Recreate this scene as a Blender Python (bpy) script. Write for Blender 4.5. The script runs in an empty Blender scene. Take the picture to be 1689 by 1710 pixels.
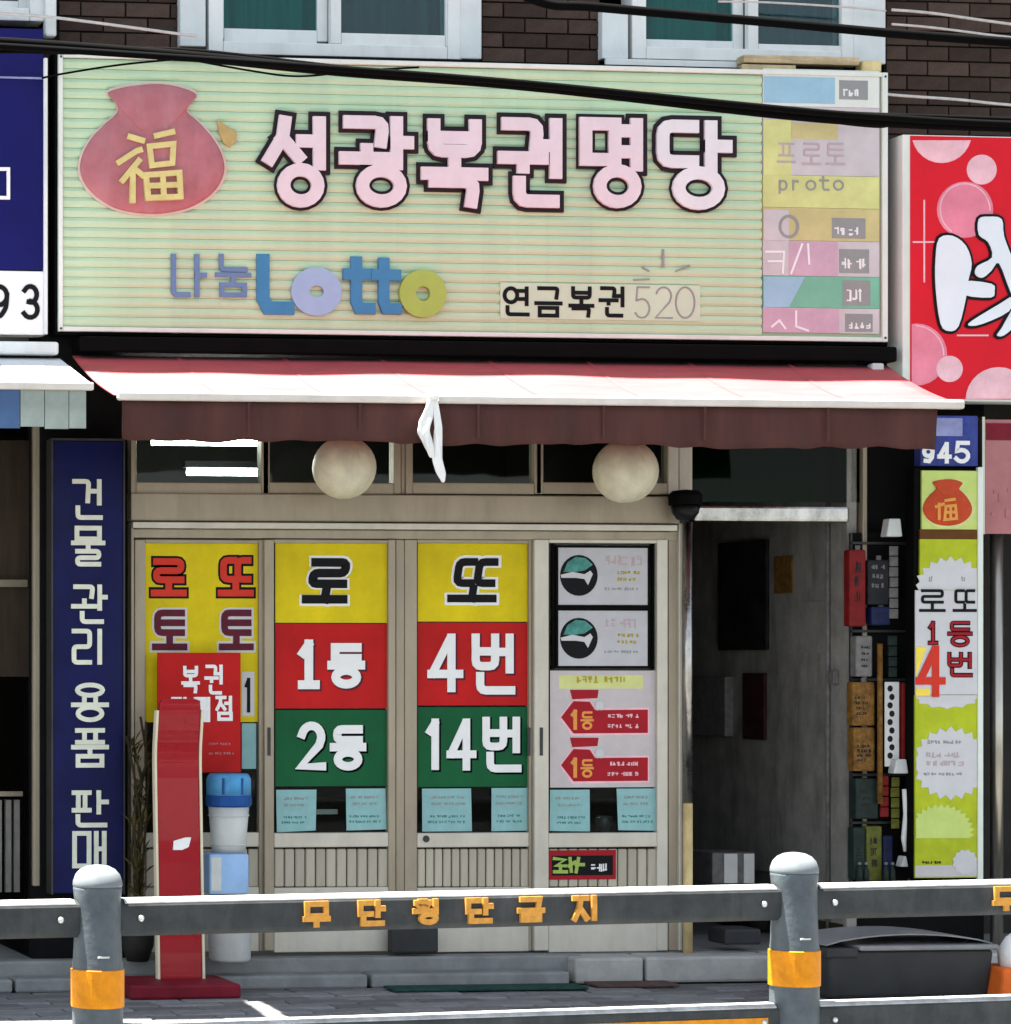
import bpy, math, random
from mathutils import Vector
random.seed(7)

# ------------------------------------------------------------------ camera, world, sun, exposure
IMG_W, IMG_H = 1689.0, 1710.0
FOC, PPX, HOR = 4760.0, -464.0, 1110.0          # focal length, principal column and horizon row (picture units)
DIST, EYE = 13.1, 1.5                            # metres from the facade, height of the eye
YAW = math.atan(FOC / 42250.0)

scene = bpy.context.scene
cam_d = bpy.data.cameras.new('camera')
cam_d.sensor_fit = 'HORIZONTAL'
cam_d.sensor_width = 36.0
cam_d.lens = 36.0 * FOC / IMG_W
cam_d.shift_x = (IMG_W / 2 - PPX) / IMG_W
cam_d.shift_y = (HOR - IMG_H / 2) / IMG_W
cam_d.clip_end = 2000
cam = bpy.data.objects.new('camera', cam_d)
cam.location = (0, -DIST, EYE)
cam.rotation_euler = (math.radians(90), 0, -YAW)
scene.collection.objects.link(cam)
scene.camera = cam

SUN_EL, SUN_AZ = math.radians(74.5), math.radians(-65)     # high, from the left and just behind the roof line
world = bpy.data.worlds.new('World')
scene.world = world
world.use_nodes = True
wn = world.node_tree.nodes
sky = wn.new('ShaderNodeTexSky')
sky.sky_type = 'NISHITA'
sky.sun_disc = False
sky.sun_elevation = SUN_EL
sky.sun_rotation = SUN_AZ
sky.air_density = 1.0
sky.dust_density = 0.35
hz = wn.new('ShaderNodeHueSaturation')
hz.inputs['Saturation'].default_value = .42            # a milky, humid summer sky
world.node_tree.links.new(sky.outputs[0], hz.inputs['Color'])
world.node_tree.links.new(hz.outputs[0], wn['Background'].inputs[0])
wn['Background'].inputs[1].default_value = 0.05

sun_d = bpy.data.lights.new('sun', 'SUN')
sun_d.energy = 5.0
sun_d.angle = math.radians(0.6)
sun_d.color = (1.0, 0.95, 0.87)
sun = bpy.data.objects.new('sun', sun_d)
sdir = Vector((math.sin(SUN_AZ) * math.cos(SUN_EL), math.cos(SUN_AZ) * math.cos(SUN_EL), math.sin(SUN_EL)))
sun.rotation_euler = sdir.to_track_quat('Z', 'Y').to_euler()
sun.location = (4, 3, 12)
scene.collection.objects.link(sun)

vs = scene.view_settings
vs.view_transform = 'Standard'
vs.look = 'None'
vs.exposure = 2.85
vs.gamma = 1.0
vs.use_curve_mapping = False

# ------------------------------------------------------------------ helpers
def ray(px, py):
    u, v = (px - PPX) / FOC, (HOR - py) / FOC
    return Vector((math.sin(YAW) + u * math.cos(YAW), math.cos(YAW) - u * math.sin(YAW), v))

def at(px, py, Y=0.0):
    d = ray(px, py)
    t = (Y + DIST) / d.y
    return Vector((d.x * t, Y, EYE + d.z * t))

def rect(x0, y0, x1, y1, Y=0.0):
    """world X0, X1, Z0, Z1 of an upright rectangle seen at these picture coordinates on plane Y"""
    xc, yc = (x0 + x1) / 2, (y0 + y1) / 2
    return at(x0, yc, Y).x, at(x1, yc, Y).x, at(xc, y1, Y).z, at(xc, y0, Y).z

WL = {}

class MB:
    def __init__(self, xf=None):
        self.v, self.f, self.xf = [], [], xf
    def add(self, vs_, fs_):
        n = len(self.v)
        self.v += [Vector(p) for p in vs_]
        self.f += [tuple(i + n for i in f) for f in fs_]
        return self
    def box(self, x0, x1, y0, y1, z0, z1):
        return self.add([(x0, y0, z0), (x1, y0, z0), (x1, y1, z0), (x0, y1, z0), (x0, y0, z1), (x1, y0, z1), (x1, y1, z1), (x0, y1, z1)],
                        [(0, 3, 2, 1), (4, 5, 6, 7), (0, 1, 5, 4), (1, 2, 6, 5), (2, 3, 7, 6), (3, 0, 4, 7)])
    def boxp(self, x0, y0, x1, y1, Yf, Yb):
        X0, X1, Z0, Z1 = rect(x0, y0, x1, y1, Yf)
        return self.box(X0, X1, Yf, Yb, Z0, Z1)
    def prism(self, poly, Yf, Yb):
        """poly: list of (X, Z), any winding; extruded from Yf back to Yb"""
        a = sum(poly[i][0] * poly[(i + 1) % len(poly)][1] - poly[(i + 1) % len(poly)][0] * poly[i][1] for i in range(len(poly)))
        if a < 0: poly = poly[::-1]
        n = len(poly)
        vs_ = [(x, Yf, z) for x, z in poly] + [(x, Yb, z) for x, z in poly]
        fs_ = [tuple(range(n)), tuple(range(2 * n - 1, n - 1, -1))]
        fs_ += [(i, i + n, (i + 1) % n + n, (i + 1) % n) for i in range(n)]
        return self.add(vs_, fs_)
    def lathe(self, cx, cy, prof, n=24):
        """prof: list of (r, z) from bottom to top"""
        vs_, fs_ = [], []
        for r, z in prof:
            for k in range(n):
                a = 2 * math.pi * k / n
                vs_.append((cx + r * math.cos(a), cy + r * math.sin(a), z))
        for j in range(len(prof) - 1):
            for k in range(n):
                k2 = (k + 1) % n
                fs_.append((j * n + k, j * n + k2, (j + 1) * n + k2, (j + 1) * n + k))
        fs_.append(tuple(range(n - 1, -1, -1)))
        fs_.append(tuple(range((len(prof) - 1) * n, len(prof) * n)))
        return self.add(vs_, fs_)
    def tube(self, pts, r, n=8):
        pts = [Vector(p) for p in pts]
        rs = r if isinstance(r, (list, tuple)) else [r] * len(pts)
        vs_, fs_ = [], []
        for i, p in enumerate(pts):
            d = (pts[min(i + 1, len(pts) - 1)] - pts[max(i - 1, 0)]).normalized()
            up = Vector((0, 0, 1)) if abs(d.z) < .9 else Vector((0, 1, 0))
            a = d.cross(up).normalized(); b = a.cross(d).normalized()
            for k in range(n):
                t = 2 * math.pi * k / n
                vs_.append(p + a * math.cos(t) * rs[i] + b * math.sin(t) * rs[i])
        for j in range(len(pts) - 1):
            for k in range(n):
                k2 = (k + 1) % n
                fs_.append((j * n + k, (j + 1) * n + k, (j + 1) * n + k2, j * n + k2))
        fs_.append(tuple(range(n)))
        fs_.append(tuple(range(len(pts) * n - 1, (len(pts) - 1) * n - 1, -1)))
        return self.add(vs_, fs_)
    def ribbon(self, pts, closed, w, Yf, Yb):
        """a flat stroke of width w along (X, Z) points, with depth"""
        P = [Vector((p[0], p[1])) for p in pts]
        n = len(P)
        if not closed:
            d0 = (P[0] - P[1]).normalized(); P[0] = P[0] + d0 * w * .5
            d1 = (P[-1] - P[-2]).normalized(); P[-1] = P[-1] + d1 * w * .5
        L, R = [], []
        for i in range(n):
            if closed: a, b = P[i - 1], P[(i + 1) % n]
            else: a, b = P[max(i - 1, 0)], P[min(i + 1, n - 1)]
            d1 = (P[i] - a).normalized() if (P[i] - a).length > 1e-9 else None
            d2 = (b - P[i]).normalized() if (b - P[i]).length > 1e-9 else None
            d1 = d1 or d2; d2 = d2 or d1
            n1, n2 = Vector((-d1.y, d1.x)), Vector((-d2.y, d2.x))
            m = n1 + n2
            m = n1 if m.length < 1e-6 else m.normalized()
            k = min(1 / max(.35, m.dot(n1)), 1.6) * w * .5
            L.append(P[i] + m * k); R.append(P[i] - m * k)
        vs_ = [(p.x, Yf, p.y) for p in L] + [(p.x, Yf, p.y) for p in R] + [(p.x, Yb, p.y) for p in L] + [(p.x, Yb, p.y) for p in R]
        fs_ = []
        for i in range(n if closed else n - 1):
            j = (i + 1) % n
            fs_ += [(i, n + i, n + j, j), (2 * n + i, i, j, 2 * n + j), (n + i, 3 * n + i, 3 * n + j, n + j)]
        if not closed:
            fs_ += [(0, 2 * n, 3 * n, n), (n - 1, 2 * n - 1, 4 * n - 1, 3 * n - 1)]
        return self.add(vs_, fs_)
    def build(self, name, mat, parent=None, smooth=False, bevel=0, segs=2):
        pts = [Vector(self.xf(p)) for p in self.v] if self.xf else self.v
        lo = Vector([min(p[i] for p in pts) for i in range(3)]); hi = Vector([max(p[i] for p in pts) for i in range(3)])
        c = (lo + hi) / 2
        if parent is None: c.z = lo.z
        me = bpy.data.meshes.new(name)
        me.from_pydata([p - c for p in pts], [], self.f)
        me.update()
        if smooth:
            me.polygons.foreach_set('use_smooth', [True] * len(me.polygons))
        me.materials.append(mat)
        o = bpy.data.objects.new(name, me)
        scene.collection.objects.link(o)
        WL[o.name] = c
        if parent is not None:
            o.parent = parent
            o.location = c - WL[parent.name]
        else:
            o.location = c
        if bevel:
            b = o.modifiers.new('bevel', 'BEVEL'); b.width = bevel; b.segments = segs; b.limit_method = 'ANGLE'
        return o

def thing(name, label, cat, loc, group=None):
    o = bpy.data.objects.new(name, None)
    o.empty_display_size = .1
    scene.collection.objects.link(o)
    o.location = loc; WL[o.name] = Vector(loc)
    return tag(o, label, cat, group)

def tag(o, label, cat, group=None):
    o['label'] = label; o['category'] = cat
    if group: o['group'] = group
    return o

def kind(o, k):
    o['kind'] = k
    return o

# ------------------------------------------------------------------ materials
def M(name, col, rough=.6, var=.12, scale=6.0, bump=0.0, metal=0.0, spec=.10, dirt=0.0, dirtcol=(.05, .045, .035), stretch=(1, 1, 1), coat=0.0, fine=0.0, object_var=0.0):
    m = bpy.data.materials.new(name); m.use_nodes = True
    nt = m.node_tree; N = nt.nodes; K = nt.links
    b = N['Principled BSDF']
    b.inputs['Roughness'].default_value = rough
    b.inputs['Metallic'].default_value = metal
    b.inputs['Specular IOR Level'].default_value = spec
    b.inputs['Coat Weight'].default_value = coat
    tc = N.new('ShaderNodeTexCoord'); mp = N.new('ShaderNodeMapping')
    mp.inputs['Scale'].default_value = stretch
    K.new(tc.outputs['Object'], mp.inputs['Vector'])
    nz = N.new('ShaderNodeTexNoise'); nz.inputs['Scale'].default_value = scale; nz.inputs['Detail'].default_value = 6; nz.inputs['Roughness'].default_value = .65
    K.new(mp.outputs[0], nz.inputs['Vector'])
    rp = N.new('ShaderNodeMapRange')
    rp.inputs['From Min'].default_value = .3; rp.inputs['From Max'].default_value = .7
    rp.inputs['To Min'].default_value = 1 - var; rp.inputs['To Max'].default_value = 1 + var
    K.new(nz.outputs['Fac'], rp.inputs['Value'])
    mul = N.new('ShaderNodeVectorMath'); mul.operation = 'SCALE'
    mul.inputs[0].default_value = col
    K.new(rp.outputs[0], mul.inputs['Scale'])
    out = mul.outputs[0]
    if object_var:
        oi = N.new('ShaderNodeObjectInfo'); r2 = N.new('ShaderNodeMapRange')
        r2.inputs['To Min'].default_value = 1 - object_var; r2.inputs['To Max'].default_value = 1 + object_var
        K.new(oi.outputs['Random'], r2.inputs['Value'])
        m2 = N.new('ShaderNodeVectorMath'); m2.operation = 'SCALE'
        K.new(out, m2.inputs[0]); K.new(r2.outputs[0], m2.inputs['Scale']); out = m2.outputs[0]
    if dirt:
        nd = N.new('ShaderNodeTexNoise'); nd.inputs['Scale'].default_value = 2.2; nd.inputs['Detail'].default_value = 9; nd.inputs['Roughness'].default_value = .72
        mp2 = N.new('ShaderNodeMapping'); mp2.inputs['Scale'].default_value = (3.2, 3.2, .7); mp2.inputs['Location'].default_value = (random.random() * 9, 0, random.random() * 9)
        K.new(tc.outputs['Object'], mp2.inputs['Vector']); K.new(mp2.outputs[0], nd.inputs['Vector'])
        rd = N.new('ShaderNodeMapRange'); rd.inputs['From Min'].default_value = .48; rd.inputs['From Max'].default_value = .78
        rd.inputs['To Max'].default_value = dirt
        K.new(nd.outputs['Fac'], rd.inputs['Value'])
        mx = N.new('ShaderNodeMix'); mx.data_type = 'RGBA'
        K.new(rd.outputs[0], mx.inputs['Factor']); K.new(out, mx.inputs['A']); mx.inputs['B'].default_value = (*dirtcol, 1)
        out = mx.outputs['Result']
    K.new(out, b.inputs['Base Color'])
    rr = N.new('ShaderNodeMapRange'); rr.inputs['To Min'].default_value = max(.02, rough - .1); rr.inputs['To Max'].default_value = min(1, rough + .12)
    K.new(nz.outputs['Fac'], rr.inputs['Value']); K.new(rr.outputs[0], b.inputs['Roughness'])
    if bump:
        nb = N.new('ShaderNodeTexNoise'); nb.inputs['Scale'].default_value = scale * (fine or 4); nb.inputs['Detail'].default_value = 5
        K.new(mp.outputs[0], nb.inputs['Vector'])
        bp = N.new('ShaderNodeBump'); bp.inputs['Strength'].default_value = bump; bp.inputs['Distance'].default_value = .01
        K.new(nb.outputs['Fac'], bp.inputs['Height']); K.new(bp.outputs[0], b.inputs['Normal'])
    return m

def glass(name, tint=(.8, .85, .85), refl=1.0):
    m = bpy.data.materials.new(name); m.use_nodes = True
    nt = m.node_tree; N = nt.nodes; K = nt.links
    N.remove(N['Principled BSDF'])
    t = N.new('ShaderNodeBsdfTransparent'); t.inputs[0].default_value = (*tint, 1)
    g = N.new('ShaderNodeBsdfGlossy'); g.inputs['Roughness'].default_value = .04
    fr = N.new('ShaderNodeFresnel'); fr.inputs['IOR'].default_value = 1.5
    mu = N.new('ShaderNodeMath'); mu.operation = 'MULTIPLY'; mu.inputs[1].default_value = refl
    K.new(fr.outputs[0], mu.inputs[0])
    mx = N.new('ShaderNodeMixShader')
    K.new(mu.outputs[0], mx.inputs[0]); K.new(t.outputs[0], mx.inputs[1]); K.new(g.outputs[0], mx.inputs[2])
    K.new(mx.outputs[0], N['Material Output'].inputs[0])
    return m

def emitter(name, col, s):
    m = bpy.data.materials.new(name); m.use_nodes = True
    b = m.node_tree.nodes['Principled BSDF']
    b.inputs['Base Color'].default_value = (.8, .8, .8, 1)
    b.inputs['Emission Color'].default_value = (*col, 1); b.inputs['Emission Strength'].default_value = s
    return m

MT = dict(
    brick=M('dark_brick', (.052, .035, .028), .8, .25, 14, .5, object_var=.35),
    mortar=M('mortar', (.024, .019, .016), .9, .2, 20, .4),
    white_upvc=M('white_window_frame', (.62, .65, .64), .45, .06, 4, dirt=.35, dirtcol=(.28, .29, .26)),
    pale_panel=M('pale_blue_panel', (.56, .61, .61), .5, .08, 5, dirt=.2, dirtcol=(.3, .3, .28)),
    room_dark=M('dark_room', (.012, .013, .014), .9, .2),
    teal_glass=glass('teal_window_glass', (.35, .8, .78), .5),
    grey_glass=glass('grey_window_glass', (.6, .75, .76), .6),
    curtain=M('teal_curtain', (.02, .17, .16), .8, .25, 3, stretch=(14, 1, .4)),
    curtain_grey=M('grey_blind', (.10, .14, .145), .8, .2, 3, stretch=(10, 1, .4)),
    sign_slat=M('pale_green_slat', (.435, .58, .385), .55, .07, 5, dirt=.45, dirtcol=(.34, .44, .33), stretch=(.6, 1, 1)),
    text_panel=M('pale_text_panel', (.46, .59, .43), .5, .06, 5),
    sign_trim=M('white_sign_trim', (.62, .66, .60), .5, .06, 4, dirt=.25, dirtcol=(.3, .3, .26)),
    black=M('black_paint', (.003, .003, .003), .7, .3, 8, spec=.04),
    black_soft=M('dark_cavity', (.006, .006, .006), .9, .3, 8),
    black_letter=M('black_letter_side', (.020, .013, .017), .5, .2, 8),
    pink_face=M('pale_pink_letter_face', (.64, .555, .58), .4, .07, 6, dirt=.25, dirtcol=(.45, .36, .38)),
    white_face=M('faded_white_letter_face', (.64, .63, .64), .4, .06, 6, dirt=.25, dirtcol=(.48, .44, .45)),
    bag_red=M('faded_red_bag', (.37, .135, .150), .4, .16, 7, dirt=.5, dirtcol=(.44, .24, .26)),
    bag_rim=M('pale_bag_rim', (.55, .42, .36), .5, .1, 7),
    gold=M('pale_gold', (.56, .50, .20), .45, .14, 12),
    tan=M('tan', (.40, .30, .12), .5, .2, 12),
    lotto_blue=M('lotto_blue', (.05, .20, .36), .45, .08, 9),
    lotto_light=M('lotto_light_blue', (.27, .40, .56), .45, .07, 9),
    lotto_green=M('lotto_green', (.30, .42, .09), .45, .08, 9),
    lotto_slate=M('slate_blue', (.12, .20, .34), .45, .1, 9),
    ink=M('dark_ink', (.007, .007, .008), .6, .1, 9),
    ink_grey=M('grey_ink', (.25, .26, .25), .6, .1, 9),
    ink_pink=M('faint_pink_ink', (.42, .33, .35), .6, .1, 9),
    white_ink=M('white_print', (.70, .71, .70), .5, .05, 9),
    pr_blue=M('print_pale_blue', (.27, .45, .55), .55, .1, 6),
    pr_yellow=M('print_pale_yellow', (.52, .55, .22), .55, .14, 6),
    pr_ochre=M('print_ochre', (.47, .43, .20), .55, .14, 6),
    pr_lilac=M('print_lilac', (.48, .46, .46), .55, .1, 6),
    pr_pink=M('print_pink', (.48, .33, .40), .55, .13, 6),
    pr_green=M('print_green', (.16, .40, .28), .55, .13, 6),
    awning=M('red_awning_vinyl', (.36, .032, .037), .62, .2, 5, .25, spec=1.0, stretch=(.6, 3, 3), dirt=.35, dirtcol=(.30, .06, .06)),
    awning_bar=M('pale_awning_bar', (.60, .55, .50), .45, .1, 5, dirt=.3, dirtcol=(.3, .25, .2)),
    valance=M('maroon_valance', (.070, .029, .025), .75, .35, 2.2, .2, stretch=(1.5, 1, .3), dirt=.6, dirtcol=(.045, .03, .026)),
    steel_dark=M('dark_steel', (.05, .05, .05), .5, .2, 8, metal=.6),
    cloth=M('white_cloth', (.72, .72, .70), .85, .1, 8, .4),
    alu=M('beige_aluminium', (.31, .268, .20), .42, .12, 3, stretch=(2, 2, .6), metal=.25, dirt=.4, dirtcol=(.13, .10, .068)),
    alu_light=M('pale_aluminium', (.50, .475, .405), .4, .1, 4, metal=.2, dirt=.35, dirtcol=(.25, .22, .17)),
    slat=M('pale_board', (.41, .375, .295), .55, .1, 6, stretch=(3, 3, .6), dirt=.3, dirtcol=(.2, .17, .12), object_var=.12),
    glass=glass('shop_glass', (.7, .76, .74), .28),
    glass_green=glass('green_transom_glass', (.10, .26, .16), .16),
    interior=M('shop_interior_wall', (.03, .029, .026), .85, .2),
    plaster=M('grey_plaster', (.235, .225, .205), .85, .25, 6, .3, dirt=.75, dirtcol=(.06, .054, .045)),
    globe=M('cream_globe', (.60, .56, .42), .45, .2, 8, .15, dirt=.6, dirtcol=(.30, .26, .15), spec=.4),
    yellow=M('yellow_print', (.56, .45, .008), .5, .2, 3, bump=.2, fine=3, dirt=.3, dirtcol=(.40, .33, .02)),
    red=M('red_print', (.40, .010, .010), .45, .2, 3, bump=.2, fine=3, dirt=.3, dirtcol=(.28, .012, .012)),
    green=M('green_print', (.006, .085, .03), .45, .2, 3, bump=.2, fine=3, dirt=.3, dirtcol=(.006, .05, .02)),
    paper_teal=M('teal_paper', (.22, .40, .40), .7, .12, 12, object_var=.08),
    paper_white=M('white_paper', (.60, .60, .58), .7, .08, 10),
    paper_grey=M('grey_paper', (.42, .42, .44), .55, .1, 6),
    paper_lilac=M('lilac_paper', (.46, .42, .42), .6, .1, 6),
    teal_ink=M('teal_ink', (.06, .21, .185), .6, .5, 22),
    ochre_ink=M('ochre_ink', (.34, .28, .03), .6, .2, 12),
    dkred=M('dark_red_print', (.30, .010, .018), .45, .12, 8),
    maroon=M('maroon_print', (.09, .012, .025), .5, .2, 8),
    orange=M('orange_print', (.62, .27, .06), .5, .12, 12),
    navy=M('navy_sign', (.005, .007, .055), .4, .35, 4, dirt=.5, dirtcol=(.012, .014, .04)),
    navy_b=M('navy_banner', (.006, .006, .085), .4, .15, 4),
    cream_ink=M('cream_letter', (.60, .62, .52), .5, .12, 8),
    stand_red=M('red_painted_stand', (.27, .007, .013), .28, .12, 3, coat=.25, dirt=.2, dirtcol=(.16, .01, .012)),
    plaque=M('dull_maroon_plaque', (.032, .010, .010), .6, .6, 14, .2),
    dim_picture=M('dim_picture', (.012, .012, .012), .7, .9, 9, .1),
    sleeve=M('mottled_cream_yellow', (.55, .44, .22), .55, .35, 9, stretch=(1, 1, .5), dirt=.7, dirtcol=(.52, .24, .04)),
    stand_edge=M('cream_edge', (.58, .52, .38), .5, .1, 6),
    base_red=M('dull_red_base', (.15, .010, .020), .5, .25, 6, dirt=.4, dirtcol=(.06, .02, .02)),
    lime=M('lime_print', (.36, .42, .02), .5, .16, 8),
    lime_pale=M('pale_lime_print', (.46, .56, .16), .5, .1, 8),
    burst=M('grey_starburst', (.50, .50, .51), .55, .06, 8),
    scarlet=M('scarlet_print', (.52, .035, .02), .45, .1, 8),
    bag_orange=M('orange_red_bag', (.42, .055, .018), .45, .2, 10),
    sun_yellow=M('yellow_patch', (.75, .58, .08), .5, .08, 10),
    brown=M('brown_band', (.10, .04, .01), .6, .2, 10),
    blue=M('blue_plate', (.03, .045, .20), .45, .35, 9, dirt=.5, dirtcol=(.10, .11, .2)),
    blue_pale=M('worn_blue_plate', (.22, .24, .42), .5, .3, 9),
    sign_red=M('red_backlit_sheet', (.58, .010, .022), .4, .08, 3),
    sign_pink=M('pink_bubble', (.66, .20, .27), .45, .2, 4),
    sign_pink2=M('pale_pink_bubble', (.70, .42, .46), .45, .2, 6),
    sign_white=M('white_brush_letter', (.66, .70, .73), .45, .05, 4),
    salmon=M('salmon_sheet', (.36, .15, .15), .5, .14, 5),
    chrome=M('chrome', (.36, .35, .33), .28, .5, 5, .3, metal=1.0, stretch=(2, 1, 1)),
    dome=M('black_dome', (.01, .01, .011), .15, .2, 8),
    cable=M('black_cable', (.003, .003, .003), .8, .2, 30, spec=.03),
    cable_grey=M('pale_cable', (.45, .45, .43), .6, .15, 30),
    post=M('slate_grey_post', (.066, .082, .092), .45, .3, 9, .25, dirt=.75, dirtcol=(.13, .135, .13), spec=.3),
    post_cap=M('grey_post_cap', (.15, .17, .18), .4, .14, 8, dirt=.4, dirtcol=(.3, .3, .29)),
    rail=M('dark_grey_rail', (.040, .044, .045), .55, .3, 9, .2, dirt=.7, dirtcol=(.085, .083, .078)),
    rail_glare=M('pale_rail_glare', (.36, .37, .36), .5, .3, 14, dirt=.7, dirtcol=(.12, .12, .115)),  # sun glare on the rail tops put into a pale colour, mottled with grime
    band=M('orange_reflective_band', (.60, .22, .008), .4, .2, 24, .2, dirt=.45, dirtcol=(.42, .15, .02)),
    letter_orange=M('orange_raised_letter', (.55, .26, .05), .45, .25, 30, dirt=.4, dirtcol=(.35, .14, .03)),
    bolt=M('zinc_bolt', (.55, .56, .56), .3, .1, 20, metal=.8),
    tub=M('black_plastic', (.034, .036, .037), .45, .2, 5, .05),
    clear=M('grey_clear_plastic', (.10, .105, .105), .22, .2, 6, coat=.5, spec=.5),
    rim_grey=M('grey_rim', (.20, .205, .205), .3, .2, 6, dirt=.4, dirtcol=(.08, .08, .08)),
    steel=M('brushed_steel', (.38, .36, .31), .3, .2, 5, metal=.9, stretch=(1, 1, .3)),
    blue_lid=M('blue_plastic', (.012, .06, .22), .35, .2, 6), lid_pale=M('light_blue_plastic', (.06, .25, .48), .4, .3, 9, dirt=.3, dirtcol=(.2, .35, .5)),
    white_plastic=M('white_plastic', (.47, .49, .48), .45, .12, 7, dirt=.4, dirtcol=(.33, .33, .31)),
    pale_blue=M('pale_blue_box', (.25, .40, .62), .5, .15, 6),
    wood=M('weathered_wood', (.40, .33, .20), .7, .35, 5, .3, stretch=(1, 5, 8), dirt=.6, dirtcol=(.20, .12, .04)),
    orange_plastic=M('orange_plastic', (.60, .12, .02), .4, .2, 7),
    concrete=M('grey_concrete', (.20, .21, .205), .85, .18, 7, .4, dirt=.4, dirtcol=(.10, .105, .10)),
    concrete_pale=M('pale_concrete', (.36, .36, .34), .85, .15, 7, .4, dirt=.35, dirtcol=(.2, .2, .19)),
    paver=M('grey_paver', (.155, .158, .158), .85, .2, 9, .5, object_var=.28, dirt=.3, dirtcol=(.09, .09, .088)),
    paver_base=M('sand_joint', (.09, .088, .08), .95, .2, 30, .4),
    asphalt=M('asphalt', (.045, .045, .046), .9, .2, 40, .5, dirt=.3, dirtcol=(.08, .08, .078)),
    mat_green=M('green_mat', (.018, .055, .045), .9, .3, 14, .5),
    mat_brown=M('brown_mat', (.085, .055, .05), .9, .3, 14, .5),
    paint_cream=M('cream_paint', (.72, .70, .56), .7, .12, 12),
    leaf=M('olive_leaf', (.060, .050, .016), .7, .5, 5),
    stem=M('dark_stem', (.03, .024, .012), .8, .3, 8),
    pot=M('dark_pot', (.02, .02, .018), .6, .3, 8),
    tube_light=emitter('fluorescent_tube', (1.0, .98, .93), 14.0),
    goods_red=M('red_pack', (.15, .010, .010), .4, .3, 16), goods_black=M('black_pack', (.015, .015, .018), .35, .4, 16),
    goods_blue=M('blue_pack', (.012, .018, .06), .4, .3, 16), goods_grey=M('grey_pack', (.14, .135, .13), .5, .3, 26),
    goods_ochre=M('ochre_pack', (.15, .075, .018), .5, .6, 30), goods_olive=M('olive_pack', (.10, .105, .02), .5, .4, 22),
    goods_bottle=M('dark_green_pack', (.016, .026, .022), .4, .4, 16),
    awn_white=M('white_awning_stripe', (.62, .64, .64), .6, .1, 5), awn_blue=M('blue_awning_stripe', (.10, .18, .38), .6, .15, 5),
    val_grey=M('grey_green_valance', (.26, .30, .27), .7, .3, 4), val_blue=M('blue_valance', (.06, .11, .22), .7, .25, 4),
    old_wood=M('dim_brown_door', (.055, .040, .030), .7, .3, 4, stretch=(4, 4, .6)),
)

# ------------------------------------------------------------------ lettering built from strokes
CHO = list('ㄱㄲㄴㄷㄸㄹㅁㅂㅃㅅㅆㅇㅈㅉㅊㅋㅌㅍㅎ')
JUNG = list('ㅏㅐㅑㅒㅓㅔㅕㅖㅗㅘㅙㅚㅛㅜㅝㅞㅟㅠㅡㅢㅣ')
JONG = [''] + list('ㄱㄲㄳㄴㄵㄶㄷㄹㄺㄻㄼㄽㄾㄿㅀㅁㅂㅄㅅㅆㅇㅈㅊㅋㅌㅍㅎ')
def circ(cx, cy, rx, ry, n=20):
    return [(cx + rx * math.cos(2 * math.pi * k / n), cy + ry * math.sin(2 * math.pi * k / n)) for k in range(n)]
def arc(cx, cy, rx, ry, a0, a1, n=10):
    return [(cx + rx * math.cos(math.radians(a0 + (a1 - a0) * k / n)), cy + ry * math.sin(math.radians(a0 + (a1 - a0) * k / n))) for k in range(n + 1)]
CONS = {
    'ㄱ': [[(0, 1), (1, 1), (.93, 0)]], 'ㄴ': [[(0, 1), (0, 0), (1, 0)]], 'ㄷ': [[(1, 1), (0, 1), (0, 0), (1, 0)]],
    'ㄹ': [[(0, 1), (1, 1), (1, .5), (0, .5), (0, 0), (1, 0)]], 'ㅁ': [('c', [(0, 0), (1, 0), (1, 1), (0, 1)])],
    'ㅂ': [[(0, 1), (0, 0), (1, 0), (1, 1)], [(0, .52), (1, .52)]], 'ㅅ': [[(.52, 1), (.45, .6), (0, 0)], [(.45, .55), (1, .05)]],
    'ㅇ': [('c', circ(.5, .5, .5, .5))], 'ㅈ': [[(0, 1), (1, 1)], [(.5, 1), (.4, .5), (0, 0)], [(.45, .5), (1, .02)]],
    'ㅌ': [[(1, 1), (0, 1), (0, 0), (1, 0)], [(0, .5), (1, .5)]], 'ㅍ': [[(0, 1), (1, 1)], [(0, 0), (1, 0)], [(.28, 1), (.28, 0)], [(.72, 1), (.72, 0)]],
    'ㅎ': [[(.3, 1), (.7, 1)], [(0, .76), (1, .76)], ('c', circ(.5, .26, .36, .27))],
    'ㄸ': [[(.42, 1), (0, 1), (0, 0), (.42, 0)], [(1, 1), (.58, 1), (.58, 0), (1, 0)]],
}
VV = {'ㅏ': [[(.35, 1), (.35, 0)], [(.35, .52), (1, .52)]], 'ㅓ': [[(.75, 1), (.75, 0)], [(-.1, .55), (.75, .55)]], 'ㅣ': [[(.6, 1), (.6, 0)]],
      'ㅕ': [[(.75, 1), (.75, 0)], [(-.1, .84), (.75, .84)], [(-.1, .32), (.75, .32)]], 'ㅐ': [[(.2, 1), (.2, 0)], [(.9, 1), (.9, 0)], [(.2, .52), (.9, .52)]]}
HV = {'ㅗ': [[(0, 0), (1, 0)], [(.5, 1), (.5, 0)]], 'ㅜ': [[(0, 1), (1, 1)], [(.5, 1), (.5, 0)]], 'ㅡ': [[(0, .5), (1, .5)]],
      'ㅛ': [[(0, 0), (1, 0)], [(.33, 1), (.33, 0)], [(.67, 1), (.67, 0)]]}
def fit(strokes, x0, y0, x1, y1):
    out = []
    for s in strokes:
        closed = isinstance(s, tuple); pts = s[1] if closed else s
        out.append((closed, [(x0 + (x1 - x0) * p[0], y0 + (y1 - y0) * p[1]) for p in pts]))
    return out
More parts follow.
